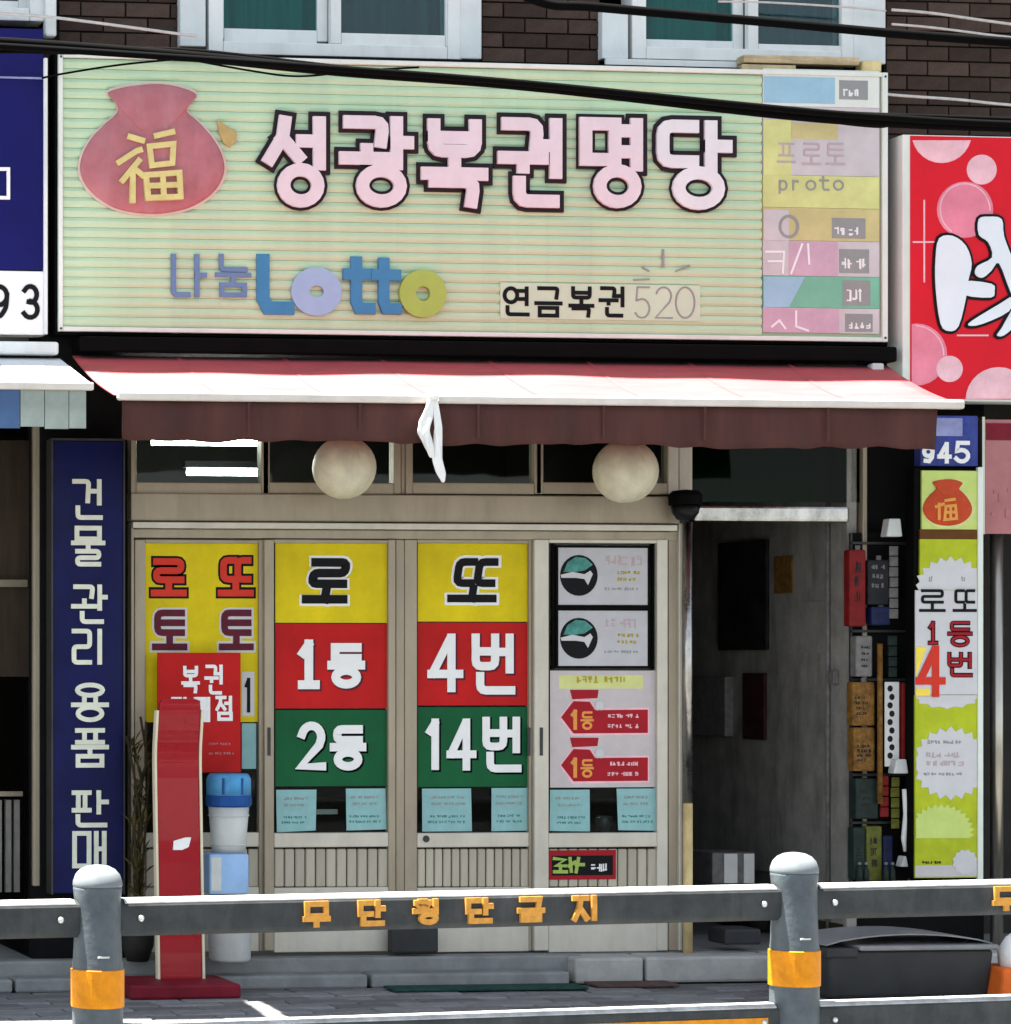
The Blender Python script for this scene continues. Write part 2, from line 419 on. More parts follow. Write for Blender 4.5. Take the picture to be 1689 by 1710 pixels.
def hangul(ch):
    k = ord(ch) - 0xAC00
    c, v, j = CHO[k // 588], JUNG[k % 588 // 28], JONG[k % 28]
    mixed = {'ㅘ': ('ㅗ', 'ㅏ'), 'ㅝ': ('ㅜ', 'ㅓ'), 'ㅚ': ('ㅗ', 'ㅣ')}
    S = []
    if v in VV:
        b = (.54 if j == 'ㅇ' else .46) if j else 0
        S += fit(CONS[c], 0, b, .47 if v in 'ㅏㅐ' else .52, 1) + fit(VV[v], .63, (b - .06) if j else 0, 1, 1)
        if j: S += fit(CONS[j], .25 if j == 'ㅇ' else .12, 0, .88 if j == 'ㅇ' else .95, .40 if j == 'ㅇ' else .27)
    elif v in HV:
        if j:
            o_ = .07 if j in 'ㅇㄹ' else 0
            S += fit(CONS[c], .12, .66 + o_ * .6, .88, 1)
            S += fit(HV[v], 0, .36 + o_ if v != 'ㅡ' else .38 + o_, 1, .52 + o_ if v != 'ㅡ' else .52 + o_)
            S += fit(CONS[j], .14, 0, .86, (.26 if v != 'ㅡ' else .28) + o_ * 1.4)
        else:
            S += fit(CONS[c], .08, .42, .92, 1) + (fit(HV[v], 0, 0, 1, .28) if v != 'ㅡ' else fit(HV[v], 0, 0, 1, .2))
    else:
        h, w = mixed[v]
        if j:
            o_ = .10 if j == 'ㅇ' else 0
            S += fit(CONS[c], .05, .72 + o_ * .4, .6, 1) + fit(HV[h], -.02, .44 + o_, .68, .6 + o_ * .5 if h == 'ㅗ' else .56 + o_ * .5) + fit(VV[w], .72, .38 + o_, 1, 1)
            S += fit(CONS[j], .26, 0, .88, .24 + o_ * 1.5)
        else:
            S += fit(CONS[c], .05, .5, .6, 1) + fit(HV[h], 0, .1, .7, .35) + fit(VV[w], .72, 0, 1, 1)
    return S
LAT = {
    '0': [('c', circ(.5, .5, .5, .5, 24))], '1': [[(.5, 1), (.5, 0)], [(.14, .78), (.46, .97)], [(.1, 0), (.9, 0)]], 'l': [[(.6, 1), (.6, 0)], [(.2, .8), (.55, .97)]],
    '2': [arc(.5, .72, .46, .28, 165, -10) + [(.86, .52), (0, 0), (1, 0)]], '3': [arc(.45, .74, .45, .26, 150, -80) + [(.35, .5)], arc(.45, .26, .5, .26, 85, -150)],
    '4': [[(.72, 1), (.72, 0)], [(.66, .97), (.05, .30)], [(.0, .28), (1, .28)]], '5': [[(.92, 1), (.15, 1), (.08, .56)] + arc(.45, .31, .5, .31, 120, -150)],
    '9': [('c', circ(.5, .7, .46, .3)), [(.96, .72), (.9, .3), (.6, .02), (.2, .05)]],
    'L': [[(0, 1), (0, .2), (.2, 0), (1, 0)]], 'o': [('c', circ(.5, .5, .5, .5, 28))], 't': [[(.3, 1), (.3, .15), (.45, 0), (1, 0)], [(-.1, .74), (.95, .74)]],
    'p': [[(.1, 1), (.1, -.35)], ('c', circ(.5, .5, .42, .5))], 'r': [[(.15, 1), (.15, 0)], arc(.55, .6, .38, .38, 170, 60)],
}
def strokes(ch):
    if ch in LAT: return [(isinstance(s, tuple), s[1] if isinstance(s, tuple) else s) for s in LAT[ch]]
    return hangul(ch)
def soften(pts, closed, r):
    """round the corners of a stroke"""
    if closed or len(pts) > 12 or len(pts) < 3: return pts
    P = [Vector(p) for p in pts]; n = len(P); out = []
    for i in range(n):
        if not closed and i in (0, n - 1): out.append(tuple(P[i])); continue
        a, b, c = P[i - 1], P[i], P[(i + 1) % n]
        d1, d2 = a - b, c - b
        k = min(r, d1.length * .48, d2.length * .48)
        if k < r * .8 or d1.normalized().dot(d2.normalized()) > .3: out.append(tuple(b)); continue
        p, q = b + d1.normalized() * k, b + d2.normalized() * k
        for t in (0, .33, .67, 1):
            out.append(tuple((1 - t) ** 2 * p + 2 * t * (1 - t) * b + t * t * q))
    return out
def glyph(mb, ch, px, Y, w, Yb, grow=0.0, shear=0.0, dx=0.0, dz=0.0):
    """ch drawn in the upright box px=(x0,y0,x1,y1) of plane Y, stroke width w metres, back at Yb"""
    X0, X1, Z0, Z1 = rect(*px, Y)
    h = w / 2
    X0, X1, Z0, Z1 = X0 + h + dx, X1 - h + dx, Z0 + h + dz, Z1 - h + dz
    for i, (cl, pts) in enumerate(strokes(ch)):
        pts = [(X0 + (X1 - X0) * p[0] + shear * (p[1] - .5) * (Z1 - Z0), Z0 + (Z1 - Z0) * p[1]) for p in pts]
        we = w + 2 * grow
        pts = soften(pts, cl, w * .75)
        if cl:
            rm = min(max(p[0] for p in pts) - min(p[0] for p in pts), max(p[1] for p in pts) - min(p[1] for p in pts)) / 2
            we = min(w, 1.35 * rm) + min(2 * grow, .4 * rm)
        mb.ribbon(pts, cl, we, Y - .00005 * i, Yb)
    return mb
def line_marks(mb, px, Y, rows, words=4, fill=.6, seed=1):
    """rows of tiny unreadable print: clusters of short strokes"""
    r = random.Random(seed); x0, y0, x1, y1 = px; h = (y1 - y0) / rows
    cw = max(3.4, min(h * fill * .9, (x1 - x0) / 4, 9.5))
    for i in range(rows):
        ya, yb = y0 + i * h, y0 + i * h + max(2.4, h * fill)
        x = x0 + r.uniform(0, .12) * (x1 - x0); word = r.randint(2, 4)
        xe = x1 - r.uniform(0, .2) * (x1 - x0)
        while x + cw * .7 < xe:
            t = max(1.1, cw * .24)
            for k in range(r.randint(3, 4)):
                if r.random() < .5:
                    q = r.uniform(x, x + cw * .7); mb.boxp(q, ya + r.uniform(0, .2) * (yb - ya), q + t, yb - r.uniform(0, .25) * (yb - ya), Y - .0001 * k, Y + .0012)
                else:
                    q = r.uniform(ya, yb - t); mb.boxp(x, q, x + cw * r.uniform(.55, .85), q + t, Y - .00015 - .0001 * k, Y + .0012)
            x += cw; word -= 1
            if word == 0: x += cw * .55; word = r.randint(2, 4)
    return mb

# ------------------------------------------------------------------ ground, road, pavement
XL, XR = at(-330, 1100).x, at(2050, 1100).x
kind(MB().box(-150, 150, -160, 60, -.4, -.15).build('road', MT['asphalt']), 'structure')
pav = kind(MB().box(-40, 40, -4.75, 3.4, -.14, -.012).build('pavement', MT['paver_base']), 'structure')
kerb = kind(MB().box(-40, 40, -4.98, -4.754, -.145, .004).build('kerb', MT['concrete'], bevel=.02), 'structure')
pm = None
PW, PD = .30, .15
x_a, x_b = at(-60, 1680, -1).x, at(1800, 1680, -1).x
for r in range(9):
    y = -.36 - r * PD
    n = int((x_b - x_a) / PW) + 1
    for c in range(n):
        x = x_a + c * PW + (PW / 2 if r % 2 else 0)
        if pm is None:
            o = MB().box(x - PW / 2 + .005, x + PW / 2 - .005, y - PD / 2 + .005, y + PD / 2 - .005, -.03, 0).build('paver', MT['paver'], pav, bevel=.005, segs=1)
            pm = o
        else:
            o = pm.copy(); scene.collection.objects.link(o); o.parent = pav
            o.location = Vector((x, y, -.015)) - WL[pav.name]
        o.location.z += random.uniform(-.003, .003)
        o.rotation_euler = (random.uniform(-.012, .012), random.uniform(-.008, .008), random.uniform(-.01, .01))
# the rest of the pavement toward the kerb: rows of the same pavers joined in one sheet
rest = MB()
y = -.36 - 9 * PD; r = 9
while y > -4.66:
    for c in range(int((x_b - x_a + 3) / PW)):
        x = x_a - 1.5 + c * PW + (PW / 2 if r % 2 else 0)
        rest.box(x - PW / 2 + .005, x + PW / 2 - .005, y - PD / 2 + .005, y + PD / 2 - .005, -.011, random.uniform(-.003, .002))
    y -= PD; r += 1
kind(rest.build('paver_rows', MT['paver'], pav), 'stuff')

# ------------------------------------------------------------------ the building
ROOF = 6.05
bld = thing('brick_building', 'two-storey dark brown brick building with white-framed windows above the shop signs', 'building', (at(850, 1100).x, .4, 0))
GF_TOP = at(850, 560).z      # underside of the upper storey
# upper storey: piers and bands round the two windows
WA = rect(300, -420, 806, 112); WB = rect(1004, -420, 1482, 128); WC = rect(-260, -420, 74, 36)
ZT = 5.55
up = MB()
up.box(XL - 2, XR + 3, .03, .28, ZT, ROOF)
up.box(XL - 2, XR + 3, .03, .28, GF_TOP, WA[2])
for a, b in ((XL - 2, WC[0]), (WC[1], WA[0]), (WA[1], WB[0]), (WB[1], XR + 3)):
    up.box(a, b, .03, .28, WA[2], ZT)
up.build('upper_wall', MT['mortar'], bld)
MB().box(XL - 2.05, XR + 3.05, -.02, 3.45, ROOF, ROOF + .1).build('roof', MT['concrete'], bld)
MB().box(XL - 2, XR + 3, 3.2, 3.4, 0, ROOF).build('rear_wall', MT['mortar'], bld)
MB().box(XL - 2, XL - 1.8, .29, 3.19, 0, ROOF).build('side_wall', MT['mortar'], bld)
MB().box(XR + 2.8, XR + 3, .29, 3.19, 0, ROOF).build('side_wall', MT['mortar'], bld)
MB().box(XL - 1.79, XR + 2.79, .29, 3.19, GF_TOP + .02, GF_TOP + .2).build('floor_slab', MT['concrete'], bld)
MB().box(XL - 1.79, XR + 2.79, 1.5, 1.55, GF_TOP + .21, ROOF - .01).build('upper_room_wall', MT['room_dark'], bld)
# bricks on the piers that show
bm0 = None
BW, BH, JT = .215, .072, .009
for a, b, zlo in ((WC[1] + .07, WA[0], at(200, 130).z), (WA[1], WB[0], at(900, 130).z), (WB[1], at(1760, 100).x, at(1590, 250).z)):
    row = 0; z = zlo
    while z < at(850, -60).z:
        x = a + (0 if row % 2 else -BW / 2)
        while x < b - .02:
            x0, x1 = max(x, a) + JT / 2, min(x + BW, b) - JT / 2
            if x1 - x0 > .03:
                full = abs((x1 - x0) - (BW - JT)) < 1e-4
                if full and bm0 is not None:
                    o = bm0.copy(); scene.collection.objects.link(o); o.parent = bld
                    o.location = Vector(((x0 + x1) / 2, .026, z + BH / 2)) - WL[bld.name]
                else:
                    o = MB().box(x0, x1, .012, .04, z + JT / 2, z + BH - JT / 2).build('brick', MT['brick'], bld)
                    if full: bm0 = o
                o.location.y += random.uniform(-.004, .002)
            x += BW
        z += BH; row += 1

def window(px, panes, sill_px, side_px):
    """px: sash area; panes: list of (x0,y0,x1,y1,material, curtain)"""
    X0, X1, Z0, Z1 = rect(*px, 0)
    fr = MB()
    fr.box(X0, X0 + .07, -.03, .10, Z0, ZT); fr.box(X1 - .07, X1, -.03, .10, Z0, ZT)
    fr.box(X0 + .071, X1 - .071, -.03, .10, Z0, Z0 + .06); fr.box(X0 + .071, X1 - .071, -.03, .10, ZT - .06, ZT)
    w = fr.build('window', MT['white_upvc'], bld, bevel=.004)
    for (a, b, c, d, g, cu, yy) in panes:
        PX0, PX1, PZ0, _ = rect(a, b, c, d, yy)
        s = MB(); t = .052
        s.box(PX0 - t, PX0, yy - .02, yy + .02, PZ0 - t, ZT - .062); s.box(PX1, PX1 + t, yy - .02, yy + .02, PZ0 - t, ZT - .062)
        s.box(PX0 + .0005, PX1 - .0005, yy - .02, yy + .02, PZ0 - t - .015, PZ0); s.box(PX0 + .0005, PX1 - .0005, yy - .02, yy + .02, ZT - .12, ZT - .063)
        s.build('sash', MT['white_upvc'], w, bevel=.004)
        MB().box(PX0 - .004, PX1 + .004, yy - .004, yy + .004, PZ0 - .004, ZT - .118).build('pane', g, w)
        cv = []; nf = 40
        for q in range(nf + 1):
            x_ = PX0 - .04 + (PX1 - PX0 + .08) * q / nf; y_ = yy + .075 + .014 * math.sin(q * 1.1) + .006 * math.sin(q * .37)
            cv += [(x_, y_, PZ0 - .04), (x_, y_, ZT - .1)]
        MB().add(cv, [(2 * q, 2 * q + 2, 2 * q + 3, 2 * q + 1) for q in range(nf)]).build('curtain', cu, w, smooth=True)
    if sill_px:
        MB().boxp(*sill_px, -.05, -.031).build('sill', MT['white_upvc'], w, bevel=.004)
    for s in side_px:
        MB().boxp(*s, -.035, .029).build('surround_panel', MT['pale_panel'], w, bevel=.006)
    return w
window((346, -400, 768, 96), [(372, -400, 528, 50, MT['teal_glass'], MT['curtain'], .05), (568, -400, 742, 58, MT['grey_glass'], MT['curtain_grey'], .0)], None,
       [(301, -400, 344, 77), (769, -400, 805, 98)])
window((1052, -400, 1424, 104), [(1074, -400, 1222, 68, MT['teal_glass'], MT['curtain'], .05), (1264, -400, 1418, 76, MT['grey_glass'], MT['curtain_grey'], .0)], (1012, 100, 1260, 112),
       [(1006, 8, 1050, 98), (1426, -400, 1480, 106)])
window((-200, -400, 72, 34), [(-40, -400, 30, 2, MT['grey_glass'], MT['curtain_grey'], .05)], None, [])
MB().boxp(76, -400, 95, 60, -.06, .0).build('downpipe', MT['white_upvc'], bld, bevel=.01)

# ground floor shell: piers, back rooms, ceilings
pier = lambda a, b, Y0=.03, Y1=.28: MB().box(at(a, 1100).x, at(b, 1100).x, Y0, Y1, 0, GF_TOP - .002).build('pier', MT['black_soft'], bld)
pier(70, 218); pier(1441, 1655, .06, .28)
# dim shop room behind the glass
ROOMZ = at(850, 1590).z
room = MB()
rx0, rx1 = at(214, 1100).x, at(1150, 1100).x
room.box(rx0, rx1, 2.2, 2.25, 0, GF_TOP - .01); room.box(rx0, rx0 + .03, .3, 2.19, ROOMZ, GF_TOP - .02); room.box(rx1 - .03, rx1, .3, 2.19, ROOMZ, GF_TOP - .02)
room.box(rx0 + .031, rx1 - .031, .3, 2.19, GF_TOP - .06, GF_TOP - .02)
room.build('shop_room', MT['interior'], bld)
MB().box(rx0, at(1445, 1100).x, -.02, 2.3, .0, ROOMZ - .005).build('shop_floor', MT['concrete'], bld)
# entrance passage: plastered wall on its right
cx0, cx1 = at(1160, 1100).x, at(1418, 1100).x
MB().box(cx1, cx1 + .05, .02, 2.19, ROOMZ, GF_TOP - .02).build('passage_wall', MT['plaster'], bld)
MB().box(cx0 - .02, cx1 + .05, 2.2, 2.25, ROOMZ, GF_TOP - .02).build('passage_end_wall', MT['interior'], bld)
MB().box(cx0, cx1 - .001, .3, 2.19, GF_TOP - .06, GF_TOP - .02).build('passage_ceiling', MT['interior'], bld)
# left neighbour opening and right neighbour opening
lx0, lx1 = at(-330, 1100).x, at(70, 1100).x
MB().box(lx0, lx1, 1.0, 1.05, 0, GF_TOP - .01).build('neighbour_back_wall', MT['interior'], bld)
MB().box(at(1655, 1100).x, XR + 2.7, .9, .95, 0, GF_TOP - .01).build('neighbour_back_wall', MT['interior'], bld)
MB().box(lx0, lx1, -.02, 1.0, 0, .10).build('neighbour_floor', MT['concrete'], bld)
MB().box(at(1656, 1100).x, XR + 2.7, -.02, .9, 0, .10).build('neighbour_floor', MT['concrete'], bld)
# dim door with a crossbar inside the left opening
dl = MB(); dl.boxp(-60, 735, 50, 1130, .6, .64)
dd = dl.build('inner_door', MT['old_wood'], bld)
MB().boxp(-60, 968, 46, 980, .56, .599).build('door_bar', MT['alu'], dd)
MB().boxp(56, 700, 70, 1480, .05, .09).build('door_jamb', MT['alu'], bld, bevel=.004)
MB().boxp(-40, 1322, 38, 1330, .4, .42).build('counter_edge', MT['alu'], bld)
for i, x in enumerate((-6, 10, 24)):
    MB().boxp(x, 1336, x + 9, 1490, .42, .46).build('counter_board', MT['plaster'], bld)

# steps in front of the shop
st = MB(); X0, X1 = at(-330, 1600).x, at(955, 1600).x
st.box(X0, X1, -.13, -.021, 0, .125); s1 = kind(st.build('doorstep', MT['concrete'], bevel=.012), 'structure')
segs = [(-330, 24), (26, 205), (207, 618), (622, 956)]
for a, b in segs:
    MB().box(at(a, 1625, -.3).x + .004, at(b, 1625, -.3).x - .004, -.285, -.131, -.005, .06 + random.uniform(-.004, .004)).build('step_stone', MT['concrete'], s1, bevel=.012)
for a, b in ((960, 1077), (1079, 1292), (1294, 1480), (1482, 1700), (1702, 1900)):
    MB().box(at(a, 1605, -.22).x + .004, at(b, 1605, -.22).x - .004, -.22, -.021, -.005, .118 + random.uniform(-.004, .004)).build('kerb_stone', MT['concrete_pale'], s1, bevel=.014)

# ------------------------------------------------------------------ shopfront
sf = thing('shopfront', 'beige aluminium lottery shopfront of sliding glass doors under the red awning', 'storefront', (at(680, 1600).x, 0, ROOMZ))
h = MB().boxp(219, 826, 1136, 872, -.045, .05); h.build('header_beam', MT['alu'], sf, bevel=.006)
MB().boxp(222, 874, 1132, 884, -.06, .04).build('header_strip', MT['alu_light'], sf, bevel=.003)
MB().boxp(222, 885.5, 1132, 900, -.02, .045).build('track', MT['alu'], sf, bevel=.003)
MB().boxp(219, 700, 226, 825, -.035, .05).boxp(219, 873, 224, 1592, -.035, .05).build('side_post', MT['alu'], sf, bevel=.004)
MB().boxp(1117, 700, 1134, 825, -.035, .05).boxp(1134.5, 873, 1141, 1588, -.035, .05).build('side_post', MT['alu_light'], sf, bevel=.004)
# transom windows
tr = [(228, 437), (451, 658), (690, 893), (908, 1115)]
for i, (a, b) in enumerate(tr):
    f = MB()
    f.boxp(a - (2 if i == 0 else 12), 700, a, 825, -.03, .04); f.boxp(b, 700, b + (12 if i < 3 else 2), 825, -.03, .04)
    f.boxp(a + .05, 806, b - .05, 825, -.032, .04)
    t = f.build('transom', MT['alu'], sf, bevel=.004)
    MB().boxp(a - 1, 640, b + 1, 807, .005, .011).build('pane', MT['glass'], t)
MB().boxp(670.5, 700, 677, 825, -.02, .04).build('mullion', MT['alu'], sf, bevel=.004)

def door(x0, gx0, gx1, x1, yb, light=False, slats=12, slat_from=None):
    m = MT['alu_light'] if light else MT['alu']
    f = MB()
    f.boxp(x0, 901, gx0, 1588, yb, yb + .05); f.boxp(gx1, 901, x1, 1588, yb, yb + .05)
    f.boxp(gx0 + .1, 901, gx1 - .1, 907, yb + .004, yb + .046)
    d = f.build('sliding_door', m, sf, bevel=.004)
    MB().boxp(gx0 + .1, 1391, gx1 - .1, 1415, yb + .001, yb + .049).build('lock_rail', MT['alu_light'], d, bevel=.004)
    MB().boxp(gx0 - 1, 906, gx1 + 1, 1392, yb + .03, yb + .036).build('pane', MT['glass'], d)
    MB().boxp(gx0 + .1, 1482, gx1 - .1, 1590, yb + .002, yb + .048).build('kick_plate', MT['alu_light'], d, bevel=.004)
    MB().boxp(gx0 - .5, 1415.5, gx1 + .5, 1481.5, yb + .032, yb + .044).build('back_board', MT['stem'], d)
    s0 = slat_from or gx0
    w = (gx1 - s0) / slats
    for k in range(slats):
        MB().boxp(s0 + k * w + 1.0, 1418, s0 + (k + 1) * w - 1.0, 1481, yb + .014, yb + .0318).build('slat', MT['slat'], d, bevel=.004, segs=1)
    return d
door(225, 243, 433, 441, -.005, slats=10)
door(442, 458, 649, 661, -.03, slats=11)
door(676, 697, 884, 889, -.005, slats=13)
door(893, 917, 1098, 1116, -.03, True, slats=11)
p = at(712, 1401, -.006)
MB().prism(circ(p.x, p.z, .016, .016, 14), -.012, -.004).build('lock', MT['steel_dark'], sf, bevel=.003)
for x, yy in ((450, -.03), (884, -.005), (905, -.03)):
    MB().boxp(x - 2.5, 1215, x + 2.5, 1262, yy - .006, yy).build('pull_handle', MT['steel_dark'], sf, bevel=.002)
MB().boxp(661.5, 901, 675.5, 1590, -.012, .05).build('mullion', MT['alu'], sf, bevel=.004)
MB().boxp(1117, 885.5, 1134, 1588, -.015, .05).build('mullion', MT['alu'], sf, bevel=.004)
# gap cover at the foot between the doors
tag(MB().boxp(654, 1549, 733, 1592, -.12, -.06).build('door_stop_block', MT['tub'], bevel=.01), 'black block at the foot of the shop doors below the fence lettering', 'block')

# fluorescent lamps inside
for (px, lab) in (((254, 733, 436, 744), 'upper lit white fluorescent tube behind the leftmost transom pane'), ((313, 782, 436, 794), 'lower shorter lit white fluorescent tube behind the leftmost transom pane')):
    Y = .75 if px[1] < 760 else 1.05
    X0, X1, Z0, Z1 = rect(*px, Y)
    L = thing('fluorescent_lamp', lab, 'lamp', ((X0 + X1) / 2, Y, Z0), 'fluorescent lamps in the shop')
    MB().tube([(X0, Y, (Z0 + Z1) / 2), (X1 - .02, Y, (Z0 + Z1) / 2)], (Z1 - Z0) / 2, 12).build('tube', MT['tube_light'], L, smooth=True)
    MB().box(X0 - .02, X1, Y - .03, Y + .03, Z1 + .002, Z1 + .035).build('housing', MT['room_dark'], L)

# entrance on the right: transom, bar, chrome post
en = thing('entrance_frame', 'dark entrance frame with green transom glass and shiny steel bar beside the doors', 'door frame', (at(1300, 1590).x, 0, ROOMZ))
MB().boxp(1158, 690, 1441, 838, .02, .03).build('transom_pane', MT['glass_green'], en)
MB().boxp(1158, 690, 1445, 838, .32, .36).build('transom_back', MT['curtain'], en)
MB().boxp(1160, 845, 1420, 871, -.03, .02).build('head_bar', MT['chrome'], en, bevel=.012)
MB().boxp(1441.5, 700, 1449, 1500, -.01, .058).build('jamb', MT['alu'], en, bevel=.004)
c = at(1149, 1230, -.06)
zt, zb = at(1149, 872, -.06).z, at(1149, 1592, -.06).z
zm = at(1149, 1342, -.06).z
MB().lathe(c.x, -.06, [(.021, zm), (.021, zt)], 16).build('post', MT['chrome'], en, smooth=True, bevel=0)
MB().lathe(c.x, -.06, [(.0225, zb), (.0225, zm + .001)], 16).build('post_sleeve', MT['sleeve'], en, smooth=True)
MB().boxp(1135, 700, 1157, 822, -.03, .05).build('upper_post', MT['alu_light'], en, bevel=.004)
dm = thing('camera_dome', 'round black dome camera on top of the steel post by the entrance', 'camera', at(1145, 870, -.12))
c = at(1145, 846, -.12)
MB().lathe(c.x, c.y, [(.035, c.z + .05), (.075, c.z + .05), (.078, c.z), (.07, c.z + .0)][:1] + [(.078, c.z + .005), (.078, c.z + .055), (.06, c.z + .075), (.02, c.z + .08)], 24).build('housing', MT['black'], dm, smooth=False, bevel=.004)
MB().lathe(c.x, c.y, [(.01, c.z - .075), (.04, c.z - .06), (.062, c.z - .03), (.068, c.z + .002)], 24).build('dome', MT['dome'], dm, smooth=True)

# pictures and odds and ends on the passage wall (its face looks left)
def wallquad(name, px, mat, label, cat, t=.02, sub=None):
    # find where the rays meet the passage wall X = cx1
    pts = []
    for (x, y) in ((px[0], px[1]), (px[2], px[3])):
        d = ray(x, y); k = cx1 / d.x; pts.append((d.y * k - DIST, EYE + d.z * k))
    (ya, z1), (yb, z0) = pts
    o = MB().box(cx1 - t, cx1 - .001, min(ya, yb), max(ya, yb), min(z0, z1), max(z0, z1)).build(name, mat, bevel=.004)
    tag(o, label, cat)
    return o
wallquad('dark_poster', (1205, 908, 1286, 1085), MT['dim_picture'], 'tall dark poster high on the grey wall inside the entrance', 'poster')
wallquad('maroon_plaque', (1246, 1124, 1282, 1236), MT['plaque'], 'small dark red plaque low on the grey wall inside the entrance', 'plaque')
wallquad('hanging_cloth', (1172, 1130, 1226, 1230), MT['goods_grey'], 'pale cloth hanging on the grey wall at the dark end of the entrance', 'cloth', .05)
wallquad('wall_notice', (1338, 1005, 1384, 1090), MT['plaster'], 'faint grey paper notice on the grey wall inside the entrance', 'notice', .004)
wallquad('switch_box', (1392, 1120, 1402, 1142), MT['goods_grey'], 'small grey switch box near the front edge of the entrance wall', 'switch', .03)
wallquad('framed_sheet', (1296, 930, 1326, 990), MT['goods_ochre'], 'small brownish framed sheet right of the dark poster in the entrance', 'sheet', .01)
tag(MB().tube([(cx1 - .012, .18, ROOMZ + .02), (cx1 - .012, .18, GF_TOP - .07)], .011, 8).build('conduit', MT['goods_grey'], smooth=True), 'thin grey vertical conduit on the entrance wall', 'conduit')
tag(MB().box(cx1 - .014, cx1 - .001, .05, 2.15, ROOMZ + .002, ROOMZ + .11).build('skirting_board', MT['stem'], bevel=.004), 'dark skirting board along the foot of the entrance wall', 'skirting')
tag(MB().lathe(at(1278, 1476, .9).x, .9, [(.09, ROOMZ), (.10, ROOMZ + .02), (.13, ROOMZ + .3), (.125, ROOMZ + .31)], 20).build('waste_bin', MT['pot'], smooth=True), 'dark round bin deep inside the entrance behind the right fence post', 'bin')
bx = thing('carton', 'small white and grey carton on the floor inside the entrance', 'box', at(1225, 1476, .5))
MB().boxp(1190, 1424, 1262, 1476, .5, .75).build('box', MT['goods_grey'], bx, bevel=.006)
MB().boxp(1210, 1426, 1232, 1475, .494, .4995).boxp(1243, 1426, 1260, 1475, .494, .4995).build('label', MT['paper_white'], bx)
tag(MB().boxp(1212, 1552, 1272, 1578, -.09, .1).build('floor_crate', MT['tub'], bevel=.01), 'low dark crate on the threshold left of the right fence post', 'crate')

# ------------------------------------------------------------------ goods rack right of the entrance
gr = thing('goods_rack', 'narrow dark wire rack of small goods beside the yellow-green vertical sign', 'rack', at(1468, 1480, -.05))
rk = MB()
for x in (1421, 1517): rk.boxp(x, 890, x + 3, 1482, -.02, -.005)
for y in (905, 1052, 1133, 1292, 1372, 1478): rk.boxp(1424.2, y, 1516.8, y + 4, -.03, -.008)
rk.build('wire_frame', MT['steel_dark'], gr)
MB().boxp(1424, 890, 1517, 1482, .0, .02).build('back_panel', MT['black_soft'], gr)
packs = [('hanging_pack', (1419, 918, 1447, 1046), 'goods_red', 'long red pack hanging at the top left of the goods rack', 'pack'),
         ('hanging_pack', (1450, 935, 1486, 1010), 'goods_black', 'black pack hanging near the top of the goods rack', 'pack'),
         ('hanging_pack', (1456, 1013, 1488, 1044), 'goods_blue', 'small dark blue pack below the black pack on the goods rack', 'pack'),
         ('small_box', (1430, 1062, 1458, 1130), 'goods_grey', 'upright grey box above the ochre packs on the goods rack', 'box'),
         ('hanging_pack', (1424, 1139, 1462, 1212), 'goods_ochre', 'upper ochre pack in the middle of the goods rack', 'pack'),
         ('hanging_pack', (1426, 1215, 1462, 1288), 'goods_ochre', 'lower ochre pack with dark marks on the goods rack', 'pack'),
         ('small_box', (1430, 1300, 1468, 1368), 'goods_bottle', 'dark green box on the lower shelf of the goods rack', 'box'),
         ('small_box', (1426, 1382, 1446, 1470), 'goods_bottle', 'narrow dark box at the bottom left of the goods rack', 'box'),
         ('small_box', (1448, 1380, 1474, 1472), 'goods_olive', 'upright olive green box at the bottom of the goods rack', 'box'),
         ('small_box', (1476, 1396, 1492, 1468), 'goods_blue', 'narrow blue box at the bottom of the goods rack', 'box')]
for i, (nm, px, m, lab, cat) in enumerate(packs):
    p = thing(nm, lab, cat, at((px[0] + px[2]) / 2, px[3], -.07))
    MB().boxp(*px, -.095, -.035).build('body', MT[m], p, bevel=.008)
    if nm == 'hanging_pack':
        xm = (px[0] + px[2]) / 2
        MB().boxp(xm - 4, px[1] - 7, xm + 4, px[1] + .5, -.07, -.066).build('tab', MT['goods_grey'], p)
    w_, h_ = px[2] - px[0], px[3] - px[1]
    line_marks(MB(), (px[0] + w_ * random.uniform(.08, .3), px[1] + h_ * random.uniform(.08, .4), px[2] - w_ * random.uniform(.08, .3), px[1] + h_ * random.uniform(.6, .92)), -.0965, random.choice((3, 4, 6)), random.choice((1, 2, 3)), random.uniform(.35, .8), i).build('print', MT['goods_black' if m != 'goods_black' else 'goods_grey'], p)
for x, wh in ((1436, 'leftmost'), (1447, 'second from left'), (1480, 'third from left'), (1491, 'rightmost')):
    c = at(x, 1478, -.13); zt_ = at(x, 1440, -.13).z; r_ = .014
    B = thing('small_bottle', wh + ' of the small dark bottles on the bottom shelf of the goods rack', 'bottle', (c.x, c.y, c.z), 'small dark bottles on the goods rack')
    MB().lathe(c.x, c.y, [(r_, c.z), (r_, c.z + .07), (r_ * .5, c.z + .085), (r_ * .5, zt_ - .012)], 12).build('body', MT['goods_bottle'], B, smooth=True)
    MB().lathe(c.x, c.y, [(r_ * .6, zt_ - .0115), (r_ * .6, zt_)], 10).build('cap', MT['goods_grey'], B)
tag(MB().tube([at(1470, 1075, -.12), at(1470, 1342, -.12)], .013, 8).build('wooden_stick', MT['goods_ochre'], smooth=True), 'long ochre wooden stick standing against the goods rack', 'stick')
